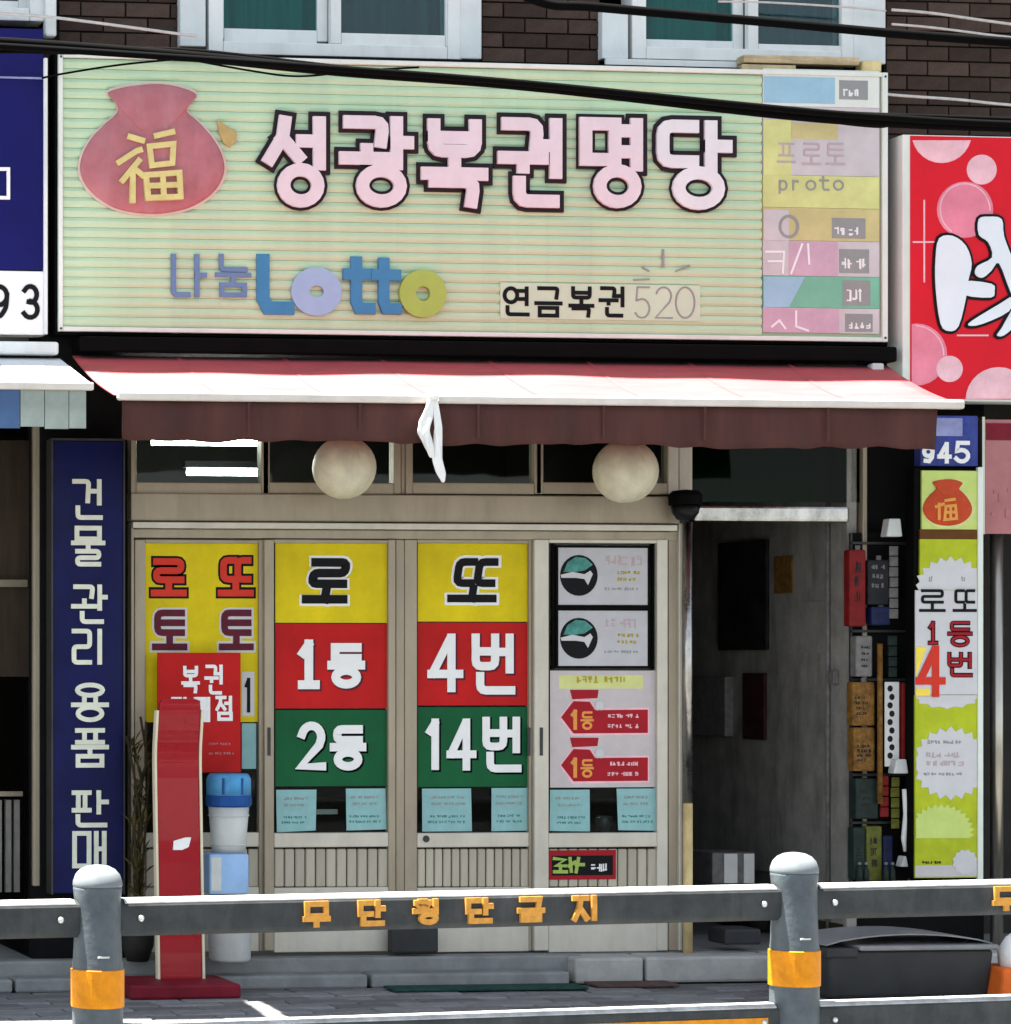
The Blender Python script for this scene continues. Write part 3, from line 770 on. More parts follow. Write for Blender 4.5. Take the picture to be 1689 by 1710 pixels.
for x, y0, n_, m, lab in ((1494, 912, 7, 'goods_grey', 'strip of small dull silver sachets at the upper right of the goods rack'), (1496, 1298, 5, 'goods_olive', 'strip of small olive sachets at the lower right of the goods rack'),
                         (1478, 1296, 4, 'goods_red', 'strip of small dark red sachets on the lower goods rack'), (1492, 1062, 4, 'goods_bottle', 'strip of small dark sachets above the dotted card')):
    sk = thing('sachet_strip', lab, 'sachets', at(x, y0 + n_ * 17, -.09))
    for k in range(n_):
        MB().boxp(x - 7 + random.uniform(-1, 1), y0 + k * 17.5, x + 7, y0 + k * 17.5 + 16, -.098 + random.uniform(-.004, .004), -.088).build('sachet', MT[m], sk, bevel=.003)
dc = thing('dotted_card', 'white strip card with black dots on the right of the goods rack', 'card', at(1490, 1270, -.1))
MB().boxp(1478, 1139, 1502, 1280, -.11, -.107).build('card', MT['paper_white'], dc)
dots = MB()
for k in range(9):
    p = at(1487 + (k % 2) * 3, 1150 + k * 14, -.111)
    dots.prism([(p.x + .014 * math.cos(a * .785), p.z + .016 * math.sin(a * .785)) for a in range(8)], -.1118, -.1105)
dots.build('dots', MT['goods_black'], dc)
tag(MB().boxp(1507, 1140, 1513, 1268, -.12, -.09).build('red_pole', MT['goods_red'], bevel=.004), 'thin dark red upright bar left of the yellow-green vertical sign', 'bar')
for px, lab in (((1481, 866, 1508, 896), 'white plastic bracket at the top right of the goods rack'), ((1493, 1268, 1518, 1292), 'white plastic bracket halfway up beside the red bar'),
                ((1506, 1430, 1518, 1448), 'small white plastic clip at the foot beside the goods rack')):
    X0, X1, Z0, Z1 = rect(*px, -.16)
    tag(MB().prism([(X0, Z0), (X1, Z0), (X1 - .01, Z1), (X0 + .015, Z1)], -.16, -.10).build('bracket', MT['white_plastic'], bevel=.005), lab, 'bracket', 'white plastic brackets')
tag(MB().tube([at(1511, 1318, -.13), at(1514, 1360, -.13), at(1510, 1400, -.13), at(1512, 1422, -.13)], [.012, .014, .013, .008], 8).build('white_strap', MT['cloth'], smooth=True), 'crumpled white strap hanging beside the lower goods rack', 'strap')

# ------------------------------------------------------------------ main sign
Ys = -.14
ms = thing('shop_sign', 'wide pale green slatted lottery shop sign with pink block letters above the awning', 'sign', at(790, 560, -.08))
SX0, SX1, _, _ = rect(98, 95, 1483, 565, Ys)
SZ0 = at(790, 562, Ys).z; SZ1 = at(790, 104, Ys).z
MB().box(SX0 - .012, SX1 + .012, -.115, -.0, SZ0 - .012, SZ1 + .012).build('box', MT['black'], ms)
n = 27; sh = (SZ1 - SZ0 - .05) / n
MB().box(SX0 + .003, SX1 - .003, -.1190, -.1152, SZ0 + .003, SZ1 - .003).build('back_panel', MT['sign_slat'], ms)
xm_l = SX0 + .022; xm_r = at(1274, 330, Ys).x
for k in range(n):
    z0 = SZ0 + .025 + k * sh
    prof = [(0, -.1191), (.0, -.1275), (sh * .25, -.1345), (sh * .6, -.136), (sh * .97, -.1265), (sh * .97, -.1191)]
    mb = MB()
    vs_ = [(xm_l, y, z0 + z) for z, y in prof] + [(xm_r, y, z0 + z) for z, y in prof]
    m_ = len(prof)
    mb.add(vs_, [tuple(range(m_)), tuple(range(2 * m_ - 1, m_ - 1, -1))] + [(i, i + m_, (i + 1) % m_ + m_, (i + 1) % m_) for i in range(m_)])
    mb.build('slat', MT['sign_slat'], ms)
t = MB()
t.box(SX0, SX0 + .02, -.145, -.116, SZ0, SZ1); t.box(SX1 - .028, SX1, -.145, -.116, SZ0, SZ1)
t.box(SX0 + .0201, SX1 - .0281, -.145, -.116, SZ0, SZ0 + .022); t.box(SX0 + .0201, SX1 - .0281, -.145, -.116, SZ1 - .022, SZ1)
t.build('trim', MT['sign_trim'], ms, bevel=.004)
for x, z in ((SX0 + .01, SZ0 + .012), (SX1 - .014, SZ0 + .02), (SX1 - .014, SZ1 - .02), (SX0 + .01, SZ1 - .02)):
    MB().prism([(x + .006 * math.cos(k), z + .006 * math.sin(k)) for k in range(6)], -.148, -.144).build('screw', MT['steel_dark'], ms)

boxes = {'성': (441, 193, 553, 346), '광': (569, 193, 692, 346), '복': (704, 198, 816, 346), '권': (834, 196, 946, 346), '명': (969, 196, 1083, 347), '당': (1098, 200, 1224, 350)}
for ch, b in boxes.items():
    L = glyph(MB(), ch, b, -.150, .060, -.1365, grow=.021).build('letter', MT['black_letter'], ms)
    glyph(MB(), ch, b, -.168, .061, -.1515, grow=.0).build('letter_face', MT['white_face' if ch == '당' else 'pink_face'], L)
# money bag emblem
bagpts = [(180, 155), (205, 146), (232, 142), (262, 140), (295, 144), (328, 157), (319, 172), (312, 186), (330, 202), (352, 226), (369, 254), (375, 282), (366, 308), (346, 330), (315, 347), (280, 355),
          (252, 357), (220, 354), (190, 346), (162, 329), (143, 308), (134, 284), (138, 258), (152, 232), (174, 208), (196, 188), (194, 172)]
def smooth_loop(P, n=4):
    out = []
    for i in range(len(P)):
        p0, p1, p2, p3 = P[i - 1], P[i], P[(i + 1) % len(P)], P[(i + 2) % len(P)]
        for k in range(n):
            t = k / n
            out.append(tuple(.5 * (2 * p1[a] + (p2[a] - p0[a]) * t + (2 * p0[a] - 5 * p1[a] + 4 * p2[a] - p3[a]) * t * t + (3 * p1[a] - p0[a] - 3 * p2[a] + p3[a]) * t ** 3) for a in (0, 1)))
    return out
bagpts = smooth_loop(bagpts, 3)
def poly(pts, Y, k=1.0):
    cx = sum(p[0] for p in pts) / len(pts); cy = sum(p[1] for p in pts) / len(pts)
    return [(lambda q: (q.x, q.z))(at(cx + (p[0] - cx) * k, cy + (p[1] - cy) * k, Y)) for p in pts]
def dome(mb, pts, Y, depth, Yb, rings=5):
    """a cushion-shaped relief with the outline pts"""
    n = len(pts); vs_, fs_ = [], []
    prof = [(1.0, Yb), (1.0, Y)] + [(math.cos(a), Y - depth * math.sin(a)) for a in [math.pi / 2 * j / rings for j in range(1, rings)]]
    for k, yy in prof:
        vs_ += [(x, yy, z) for x, z in poly(pts, Y, k)]
    for j in range(len(prof) - 1):
        for i in range(n):
            i2 = (i + 1) % n
            fs_.append((j * n + i, j * n + i2, (j + 1) * n + i2, (j + 1) * n + i))
    last = (len(prof) - 1) * n
    fs_.append(tuple(range(last, last + n)))
    return mb.add(vs_, fs_)
rim = MB().prism(poly(bagpts, -.143, 1.035), -.143, -.1366).build('bag_backing', MT['bag_rim'], ms)
bag = dome(MB(), bagpts, -.146, .03, -.1435).build('money_bag', MT['bag_red'], ms, smooth=True)
fu = MB()
for s in ([(218, 228), (238, 234)], [(200, 270), (228, 252), (234, 250)], [(232, 268), (206, 300)], [(222, 282), (222, 334)], [(228, 284), (238, 292)],
          [(262, 226), (288, 220)], [(250, 244), (290, 240), (288, 272), (254, 276), (250, 244)], [(244, 292), (300, 288), (302, 328), (248, 330), (244, 292)], [(272, 292), (274, 328)], [(248, 310), (300, 308)]):
    pts = [(lambda q: (q.x, q.z))(at(*p, -.185)) for p in s]
    cl_ = s[0] == s[-1]
    fu.ribbon(pts[:-1] if cl_ else pts, cl_, .026, -.186 - .0004 * len(fu.f) / 10, -.16)
fu.build('fortune_character', MT['gold'], bag)
MB().prism(poly([(362, 200), (374, 206), (396, 222), (394, 236), (384, 246), (374, 240), (366, 222)], -.146), -.150, -.137).build('tassel', MT['tan'], ms, bevel=.003)
# lower line
glyph(MB(), '나', (286, 424, 346, 496), -.146, .024, -.1365).build('letter', MT['lotto_slate'], ms)
glyph(MB(), '눔', (360, 424, 420, 496), -.146, .022, -.1365).build('letter', MT['lotto_slate'], ms)
glyph(MB(), 'L', (429, 424, 492, 525), -.147, .062, -.1365).build('letter', MT['lotto_blue'], ms)
glyph(MB(), 'o', (487, 446, 571, 527), -.151, .086, -.1365).build('letter', MT['lotto_light'], ms)
glyph(MB(), 't', (577, 428, 628, 524), -.154, .054, -.1365).build('letter', MT['lotto_blue'], ms)
glyph(MB(), 't', (624, 430, 672, 524), -.158, .052, -.1365).build('letter', MT['lotto_blue'], ms)
glyph(MB(), 'o', (668, 450, 746, 530), -.162, .078, -.1365).build('letter', MT['lotto_green'], ms)
MB().boxp(836, 474, 1170, 534, -.1395, -.1362).build('text_panel', MT['text_panel'], ms, bevel=.001)
for ch, b in zip('연금복권', ((840, 478, 887, 528), (893, 478, 940, 530), (950, 478, 993, 530), (1001, 478, 1046, 530))):
    glyph(MB(), ch, b, -.142, .0185, -.1394).build('letter', MT['ink'], ms)
for ch, b in zip('520', ((1060, 478, 1088, 532), (1094, 478, 1124, 532), (1128, 478, 1162, 532))):
    glyph(MB(), ch, b, -.142, .008, -.1394).build('letter', MT['ink_grey'], ms)
for a, b, w in (((1108, 418), (1108, 444), .012), ((1074, 446), (1084, 452), .008), ((1130, 452), (1152, 444), .008), ((1060, 467), (1084, 466), .008)):
    p, q = at(*a, -.14), at(*b, -.14); MB().ribbon([(p.x, p.z), (q.x, q.z)], False, w, -.1402, -.1362).build('sun_ray', MT['ink_grey'], ms)
# colour column on the right: one printed panel per game
rows = [((1275, 116, 1469, 178), 'sign_trim'), ((1275, 178.5, 1469, 293), 'pr_lilac'), ((1275, 293.5, 1469, 347), 'pr_yellow'), ((1275, 347.5, 1469, 402), 'pr_ochre'),
        ((1275, 402.5, 1469, 461), 'pr_lilac'), ((1275, 461.5, 1469, 514), 'pr_green'), ((1275, 514.5, 1469, 556), 'pr_lilac')]
pans = [MB().boxp(*b, -.138, -.1192).build('printed_panel', MT[m], ms) for b, m in rows]
def onpanel(p, m, nm, *bs, Y=-.1392):
    mb = MB()
    for i, b in enumerate(bs): mb.boxp(*b, Y - .0003 * i, -.1376)
    return mb.build(nm, MT[m], p)
onpanel(pans[0], 'pr_blue', 'colour_block', (1276, 128, 1395, 172)); onpanel(pans[1], 'pr_yellow', 'colour_block', (1276, 200, 1322, 292))
onpanel(pans[1], 'pr_ochre', 'colour_block', (1322.5, 205, 1400, 232))
onpanel(pans[3], 'pr_lilac', 'colour_block', (1276, 350, 1318, 401)); onpanel(pans[4], 'pr_pink', 'colour_block', (1318, 403, 1400, 460)); onpanel(pans[6], 'pr_pink', 'colour_block', (1276, 515, 1402, 555))
MB().prism(poly([(1276, 462), (1345, 462), (1318, 513), (1276, 513)], -.139), -.1392, -.1376).build('colour_block', MT['pr_blue'], pans[5])
tx = MB()
for ch, b in zip('프로토', ((1298, 238, 1330, 275), (1340, 238, 1372, 275), (1380, 238, 1412, 275))): glyph(tx, ch, b, -.1405, .010, -.1391)
tx.build('lettering', MT['ink_pink'], pans[1])
for ch, b in zip('proto', ((1300, 300, 1317, 318), (1322, 300, 1338, 318), (1346, 300, 1364, 318), (1370, 294, 1386, 318), (1392, 300, 1410, 318))):
    glyph(MB(), ch, b, -.1405, .009, -.1376).build('letter', MT['ink_grey'], pans[2])
p = at(1318, 378, -.14)
MB().ribbon(circ(p.x, p.z, .045, .05, 20), True, .014, -.1405, -.1376).build('ring_logo', MT['ink_grey'], pans[3])
for i, (pn, b) in enumerate(((pans[0], (1402, 134, 1450, 166)), (pans[3], (1390, 364, 1446, 398)), (pans[4], (1402, 416, 1452, 456)), (pans[5], (1408, 468, 1454, 510)), (pans[6], (1412, 524, 1458, 554)))):
    o = onpanel(pn, 'ink_grey', 'label_patch', b)
    line_marks(MB(), (b[0] + 4, b[1] + 14, b[2] - 4, b[3] - 3), -.1408, 1, 3, .9, 30 + i).build('lettering', MT['white_ink'], pn)
st_ = MB()
for i, s in enumerate(([(1280, 420), (1310, 420), (1308, 455)], [(1284, 436), (1306, 436)], [(1340, 408), (1322, 456)], [(1350, 408), (1352, 440)], [(1290, 545), (1302, 535), (1312, 548)], [(1330, 520), (1330, 545), (1350, 552)])):
    st_.ribbon([(lambda q: (q.x, q.z))(at(*p_, -.1405)) for p_ in s], False, .010, -.1405 - .0002 * i, -.1385)
st_.build('white_marks', MT['white_ink'], pans[4])

# planks and orange oddments on the top of the sign
pk = thing('plank', 'weathered pale plank lying on top of the shop sign below the right window', 'plank', at(1340, 118, -.1))
MB().boxp(1243, 93, 1436, 106, -.13, -.05).build('board', MT['wood'], pk, bevel=.004)
MB().boxp(1240, 107.5, 1330, 118, -.135, -.06).build('batten', MT['wood'], pk, bevel=.004)
tag(MB().boxp(1440, 100, 1474, 121, -.12, -.05).build('orange_bundle', MT['sleeve'], bevel=.012), 'small orange bundle on the right end of the shop sign top', 'bundle')

# ------------------------------------------------------------------ awning
aw = thing('awning', 'long red vinyl awning with pale front bar and maroon valance below the shop sign', 'awning', at(800, 610, -.1))
ZA = at(800, 602, -.13).z
A0, A1 = at(121, 585, -.13).x, at(1482, 612, -.13).x
YF = -.97
B0, B1 = at(190, 662, YF).x, at(1604, 680, YF).x
ZF = at(890, 666, YF).z
nx, ny = 60, 10
vs_, fs_ = [], []
for layer in (0, 1):
    for j in range(ny + 1):
        t = j / ny
        for i in range(nx + 1):
            s = i / nx
            x = (A0 + (A1 - A0) * s) * (1 - t) + (B0 + (B1 - B0) * s) * t
            z = ZA + (ZF - ZA) * t - .02 * math.sin(math.pi * t) * (1 + .25 * math.sin(9 * s)) - .004 * math.sin(31 * s) * math.sin(math.pi * t)
            vs_.append((x, -.13 + (YF + .13) * t, z - .006 * layer))
N1 = (nx + 1) * (ny + 1)
for j in range(ny):
    for i in range(nx):
        a = j * (nx + 1) + i; b = a + 1; c_ = b + nx + 1; d = a + nx + 1
        fs_ += [(a, d, c_, b), (a + N1, b + N1, c_ + N1, d + N1)]
edge = [i for i in range(nx + 1)] + [(j + 1) * (nx + 1) - 1 for j in range(1, ny + 1)] + [ny * (nx + 1) + i for i in range(nx - 1, -1, -1)] + [j * (nx + 1) for j in range(ny - 1, 0, -1)]
for k in range(len(edge)):
    a, b = edge[k], edge[(k + 1) % len(edge)]
    fs_.append((a, b, b + N1, a + N1))
MB().add(vs_, fs_).build('canopy', MT['awning'], aw, smooth=True)
for k in range(1, 8):
    s = k / 8 + random.uniform(-.004, .004); sv, sf_ = [], []
    for j in range(ny + 1):
        t = j / ny
        x = (A0 + (A1 - A0) * s) * (1 - t) + (B0 + (B1 - B0) * s) * t
        z_ = ZA + (ZF - ZA) * t - .02 * math.sin(math.pi * t) * (1 + .25 * math.sin(9 * s)) - .004 * math.sin(31 * s) * math.sin(math.pi * t) + .0015
        sv += [(x - .011, -.13 + (YF + .13) * t, z_), (x + .011, -.13 + (YF + .13) * t, z_)]
    sf_ = [(2 * j, 2 * j + 2, 2 * j + 3, 2 * j + 1) for j in range(ny)]
    MB().add(sv, sf_).build('seam', MT['awning'], aw, smooth=True)
fb = MB()
xs = at(722, 668, YF).x
fb.box(B0 + .01, xs - .012, YF - .045, YF - .002, ZF - .028, ZF + .012); fb.box(xs + .012, B1, YF - .045, YF - .002, ZF - .028, ZF + .012)
fb.build('front_bar', MT['awning_bar'], aw, bevel=.01)
# valance
nx, nz = 120, 5
VX0, VX1 = at(202, 700, YF).x, at(1562, 720, YF).x
VZ1 = ZF - .0285
vs_, fs_ = [], []
for layer in (0, 1):
    for j in range(nz + 1):
        t = j / nz
        for i in range(nx + 1):
            s = i / nx
            L_ = .164 + .014 * s + .006 * math.sin(19 * s) + .007 * abs(math.sin(44 * s)) + .003 * math.sin(113 * s + 1)
            y = YF - .022 + (.016 * math.sin(60 * s + 2 * math.sin(11 * s)) + .008 * math.sin(151 * s)) * t ** .8 + .004 * layer
            vs_.append((VX0 + (VX1 - VX0) * s, y, VZ1 - t * L_))
N1 = (nx + 1) * (nz + 1)
for j in range(nz):
    for i in range(nx):
        a = j * (nx + 1) + i; b = a + 1; c_ = b + nx + 1; d = a + nx + 1
        fs_ += [(a, d, c_, b), (a + N1, b + N1, c_ + N1, d + N1)]
edge = [i for i in range(nx + 1)] + [(j + 1) * (nx + 1) - 1 for j in range(1, nz + 1)] + [nz * (nx + 1) + i for i in range(nx - 1, -1, -1)] + [j * (nx + 1) for j in range(nz - 1, 0, -1)]
for k in range(len(edge)):
    a, b = edge[k], edge[(k + 1) % len(edge)]
    fs_.append((a, b, b + N1, a + N1))
MB().add(vs_, fs_).build('valance', MT['valance'], aw, smooth=True)
for k in range(1, 7):
    x = VX0 + (VX1 - VX0) * (k / 7 + random.uniform(-.01, .01))
    MB().box(x - .006, x + .006, YF - .040, YF - .0395, VZ1 - .15, VZ1 - .004).build('valance_seam', MT['valance'], aw)
MB().box(A0 + .02, A1 + .02, -.19, -.02, ZA + .012, ZA + .085).build('cassette', MT['black'], aw, bevel=.01)
for xa, xb in ((A0 + .3, B0 + .9), (A1 - .3, B1 - .9)):
    MB().tube([(xa, -.15, ZA - .06), ((xa + xb) / 2 + (.25 if xb > xa else -.25), -.55, (ZA + ZF) / 2 - .06), (xb, YF + .01, ZF - .03)], .018, 8).build('arm', MT['steel_dark'], aw, smooth=True)
MB().boxp(1458, 606, 1478, 620, -.2, -.14).build('end_bracket', MT['white_plastic'], aw, bevel=.01)

# twisted cloth hanging from the bar joint
tc_ = thing('tied_cloth', 'twisted white cloth hanging from the middle of the awning bar', 'cloth', at(730, 806, YF - .07))
def strand(pts, rad, tw, seed):
    r_ = random.Random(seed); vs_, fs_ = [], []; nn = 18
    C = []
    for i in range(len(pts) - 1):
        for k in range(4): C.append((Vector(pts[i]).lerp(Vector(pts[i + 1]), k / 4), rad[i] + (rad[i + 1] - rad[i]) * k / 4))
    C.append((Vector(pts[-1]), rad[-1]))
    for i, (p, rr0) in enumerate(C):
        q = at(p.x, p.y, YF - .07)
        for k in range(nn):
            a = 2 * math.pi * k / nn
            rr = rr0 * (1 + .28 * math.sin(3 * a + i * tw) + .12 * math.sin(7 * a - i * .9) + r_.uniform(-.06, .06))
            vs_.append((q.x + rr * math.cos(a), q.y + rr * .8 * math.sin(a), q.z))
    for j in range(len(C) - 1):
        for k in range(nn): fs_.append((j * nn + k, (j + 1) * nn + k, (j + 1) * nn + (k + 1) % nn, j * nn + (k + 1) % nn))
    fs_ += [tuple(range(nn)), tuple(range(len(C) * nn - 1, (len(C) - 1) * nn - 1, -1))]
    return MB().add(vs_, fs_)
strand([(722, 654), (718, 675), (712, 700), (709, 722), (716, 745), (722, 765)], [.012, .016, .025, .026, .020, .010], .5, 1).build('fold', MT['cloth'], tc_, smooth=True)
strand([(727, 658), (729, 685), (731, 712), (731, 740), (732, 768), (736, 790), (740, 806)], [.010, .014, .017, .018, .022, .020, .006], -.45, 2).build('tail', MT['cloth'], tc_, smooth=True)
for o_ in list(tc_.children):
    sb = o_.modifiers.new('sub', 'SUBSURF'); sb.levels = 1; sb.render_levels = 1
MB().lathe(at(724, 660, YF - .07).x, YF - .07, [(.02, at(724, 668, YF - .07).z), (.026, at(724, 663, YF - .07).z), (.02, at(724, 657, YF - .07).z)], 14).build('knot', MT['cloth'], tc_, smooth=True)

# globe lamps
for px, py, lab in ((575, 781, 'left cream globe lamp under the awning, above the panel reading first prize'), (1045, 787, 'right cream globe lamp under the awning, near the entrance')):
    c = at(px, py, -.3); r = at(px + 51, py, -.3).x - c.x
    G = thing('globe_lamp', lab, 'lamp', (c.x, c.y, c.z - r), 'globe lamps under the awning')
    prof = [(r * math.sin(math.pi * k / 16), c.z - r * math.cos(math.pi * k / 16)) for k in range(1, 16)]
    MB().lathe(c.x, c.y, prof, 32).build('globe', MT['globe'], G, smooth=True)
    MB().lathe(c.x, c.y, [(.05, c.z + r * .93), (.055, c.z + r * 1.0), (.05, c.z + r * 1.18)], 20).build('fitter', MT['steel_dark'], G, smooth=True)
    MB().tube([(c.x, c.y, c.z + r * 1.15), (c.x, -.15, c.z + r * 1.3), (c.x, -.02, c.z + r * 1.3)], .014, 8).build('arm', MT['steel_dark'], G, smooth=True)

# ------------------------------------------------------------------ posters and panels on the doors
YP2, YP3 = -.0045, .0205      # outer face of the glass on the proud and on the recessed doors
def poster(name, px, Y, mat, label, cat, group=None, th=.003):
    T = thing(name, label, cat, at((px[0] + px[2]) / 2, px[3], Y), group)
    MB().boxp(*px, Y - th, Y).build('sheet', MT[mat], T)
    return T, Y - th
def letters(T, Y, mat, items, w, th=.003, shear=0, name='letter', shadow=None):
    for ch, b in items:
        if shadow:
            glyph(MB(), ch, b, Y - .001, w, Y - .0002, grow=.004, shear=shear, dx=.006, dz=-.006).build('letter_shadow', MT[shadow], T)
        glyph(MB(), ch, b, Y - th, w, Y - .0014, shear=shear).build(name, MT[mat], T)
g = 'coloured lottery panels on the middle doors'
T, Y = poster('yellow_sign_board', (460, 906, 648, 1040), YP2, 'yellow', 'yellow panel with slanted black letter at the top of the left middle door', 'panel', g)
glyph(MB(), '로', (508, 930, 588, 1010), Y - .001, .042, Y - .0002, grow=.006, shear=.18).build('letter_outline', MT['white_ink'], T)
letters(T, Y, 'ink', [('로', (510, 932, 586, 1008))], .041, .005, .18)
T, Y = poster('yellow_sign_board', (698, 906, 883, 1038), YP3, 'yellow', 'yellow panel with slanted black double letter at the top of the right middle door', 'panel', g)
glyph(MB(), '또', (750, 930, 836, 1008), Y - .001, .044, Y - .0002, grow=.008, shear=.15).build('letter_outline', MT['white_ink'], T)
letters(T, Y, 'ink', [('또', (752, 932, 834, 1006))], .037, .005, .15)
T, Y = poster('red_sign_board', (460, 1042, 648, 1183), YP2, 'red', 'red panel reading 1 with white lettering on the left middle door', 'panel', g)
letters(T, Y, 'white_ink', [('1', (495, 1068, 537, 1151)), ('등', (547, 1074, 610, 1150))], .042, .005, shadow='maroon')
T, Y = poster('green_sign_board', (460, 1186, 648, 1313), YP2, 'green', 'dark green panel reading 2 with white lettering on the left middle door', 'panel', g)
letters(T, Y, 'white_ink', [('2', (496, 1205, 545, 1287)), ('등', (551, 1211, 612, 1287))], .040, .005, shadow='black')
T, Y = poster('red_sign_board', (698, 1040, 883, 1178), YP3, 'red', 'red panel reading 4 with white lettering on the right middle door', 'panel', g)
letters(T, Y, 'white_ink', [('4', (714, 1058, 774, 1156)), ('번', (788, 1058, 864, 1160))], .040, .005, shadow='maroon')
T, Y = poster('green_sign_board', (698, 1181, 883, 1314), YP3, 'green', 'green panel reading 14 with white lettering on the right middle door', 'panel', g)
letters(T, Y, 'white_ink', [('l', (708, 1200, 742, 1286)), ('4', (746, 1200, 796, 1287)), ('번', (806, 1197, 874, 1290))], .037, .005, shadow='black')
pps = [((462, 1319, 527, 1388), YP2, 'teal paper slip at the bottom left of the left middle door'), ((577, 1317, 646, 1387), YP2, 'teal paper slip at the bottom right of the left middle door'),
       ((705, 1317, 787, 1388), YP3, 'wide teal paper slip at the bottom left of the right middle door'), ((820, 1316, 885, 1387), YP3, 'teal paper slip at the bottom right of the right middle door'),
       ((919, 1319, 986, 1389), YP2, 'teal paper slip below the lilac poster, on its left'), ((1031, 1317, 1096, 1387), YP2, 'teal paper slip below the lilac poster, on its right')]
for i, (b, Y, lab) in enumerate(pps):
    T = thing('paper_slip', lab, 'paper', at((b[0] + b[2]) / 2, b[3], Y), 'teal slips along the bottom of the door glass')
    X0, X1, Z0, Z1 = rect(*b, Y - .002)
    j = lambda: random.uniform(-.006, .006)
    MB().prism([(X0 + j(), Z0 + j()), (X1 + j(), Z0 + j()), (X1 + j(), Z1), (X0 + j(), Z1)], Y - .002, Y).build('sheet', MT['paper_teal'], T)
    line_marks(MB(), (b[0] + 8, b[1] + 12, b[2] - 8, b[1] + 34), Y - .0032, 2, 2, .45, i).build('print', MT['ink_grey'], T)
    line_marks(MB(), (b[0] + 6, b[1] + 44, b[2] - 6, b[3] - 8), Y - .0032, 2, 3, .5, i + 20).build('print', MT['teal_ink'], T)
tag(MB().boxp(528, 1352, 564, 1360, .09, .11).build('white_card', MT['paper_white']), 'small white card behind the glass between two teal slips', 'card')
tag(MB().lathe(at(1009, 1380, .12).x, .12, [(.03, at(1009, 1388, .12).z), (.045, at(1009, 1370, .12).z), (.04, at(1009, 1362, .12).z)], 16).build('glass_jar', MT['clear'], smooth=True), 'small clear jar behind the glass under the lilac poster', 'jar')

# right door: two framed grey posters and the lilac arrow poster
fr = thing('poster_frame', 'thin dark double frame round two grey posters on the right door', 'frame', at(1007, 1118, YP2))
mb = MB()
for a, b, c_, d in ((923, 903, 926, 1118), (1090, 903, 1093, 1118), (926.2, 903, 1089.8, 906), (929, 911, 932, 1116), (1083, 911, 1086, 1116), (932.2, 911, 1082.8, 914), (932.2, 1011, 1082.8, 1019), (932.2, 1113, 1082.8, 1116)):
    mb.boxp(a, b, c_, d, YP2 - .008, YP2 - .0005)
mb.build('frame_bars', MT['black'], fr)
for y0, y1, lab, sd in ((915, 1010, 'upper grey poster with round black and teal picture on the right door', 3), (1020, 1112, 'lower grey poster with round black and teal picture on the right door', 4)):
    T, Y = poster('grey_poster', (933, y0, 1082, y1), YP2 - .0005, 'paper_grey', lab, 'poster', 'framed grey posters')
    p = at(967, y0 + 46, Y)
    MB().prism(circ(p.x, p.z, .094, .098, 28), Y - .001, Y).build('round_picture', MT['ink'], T)
    X = lambda x, y: (lambda q: (q.x, q.z))(at(x, y, Y))
    MB().prism([X(941, y0 + 40), X(948, y0 + 24), X(962, y0 + 15), X(978, y0 + 17), X(990, y0 + 28), X(976, y0 + 38), X(960, y0 + 40)], Y - .0022, Y - .0008).build('teal_shape', MT['teal_ink'], T)
    MB().prism([X(936, y0 + 45), X(956, y0 + 40), X(976, y0 + 44), X(986, y0 + 38), X(990, y0 + 44), X(982, y0 + 62), X(976, y0 + 52), X(962, y0 + 50), X(938, y0 + 50)], Y - .003, Y - .0008).build('pale_shape', MT['burst'], T)
    line_marks(MB(), (1010, y0 + 12, 1074, y0 + 32), Y - .001, 1, 6, .95, sd).build('heading_print', MT['ink_pink'], T)
    line_marks(MB(), (1028, y0 + 38, 1074, y0 + 60), Y - .001, 2, 3, .6, sd + 2).build('ochre_print', MT['ochre_ink'], T)
    line_marks(MB(), (1008, y0 + 66, 1072, y0 + 71), Y - .001, 1, 2, 1, sd + 4).build('grey_print', MT['ink_grey'], T)
T, Y = poster('arrow_poster', (919, 1120, 1096, 1315), YP2, 'paper_lilac', 'lilac poster with two red arrow banners on the right door', 'poster')
MB().boxp(934, 1128, 1074, 1150, Y - .001, Y).build('yellow_heading', MT['pr_yellow'], T)
line_marks(MB(), (958, 1129, 1060, 1141), Y - .002, 1, 4, 1, 12).build('heading_print', MT['ochre_ink'], T)
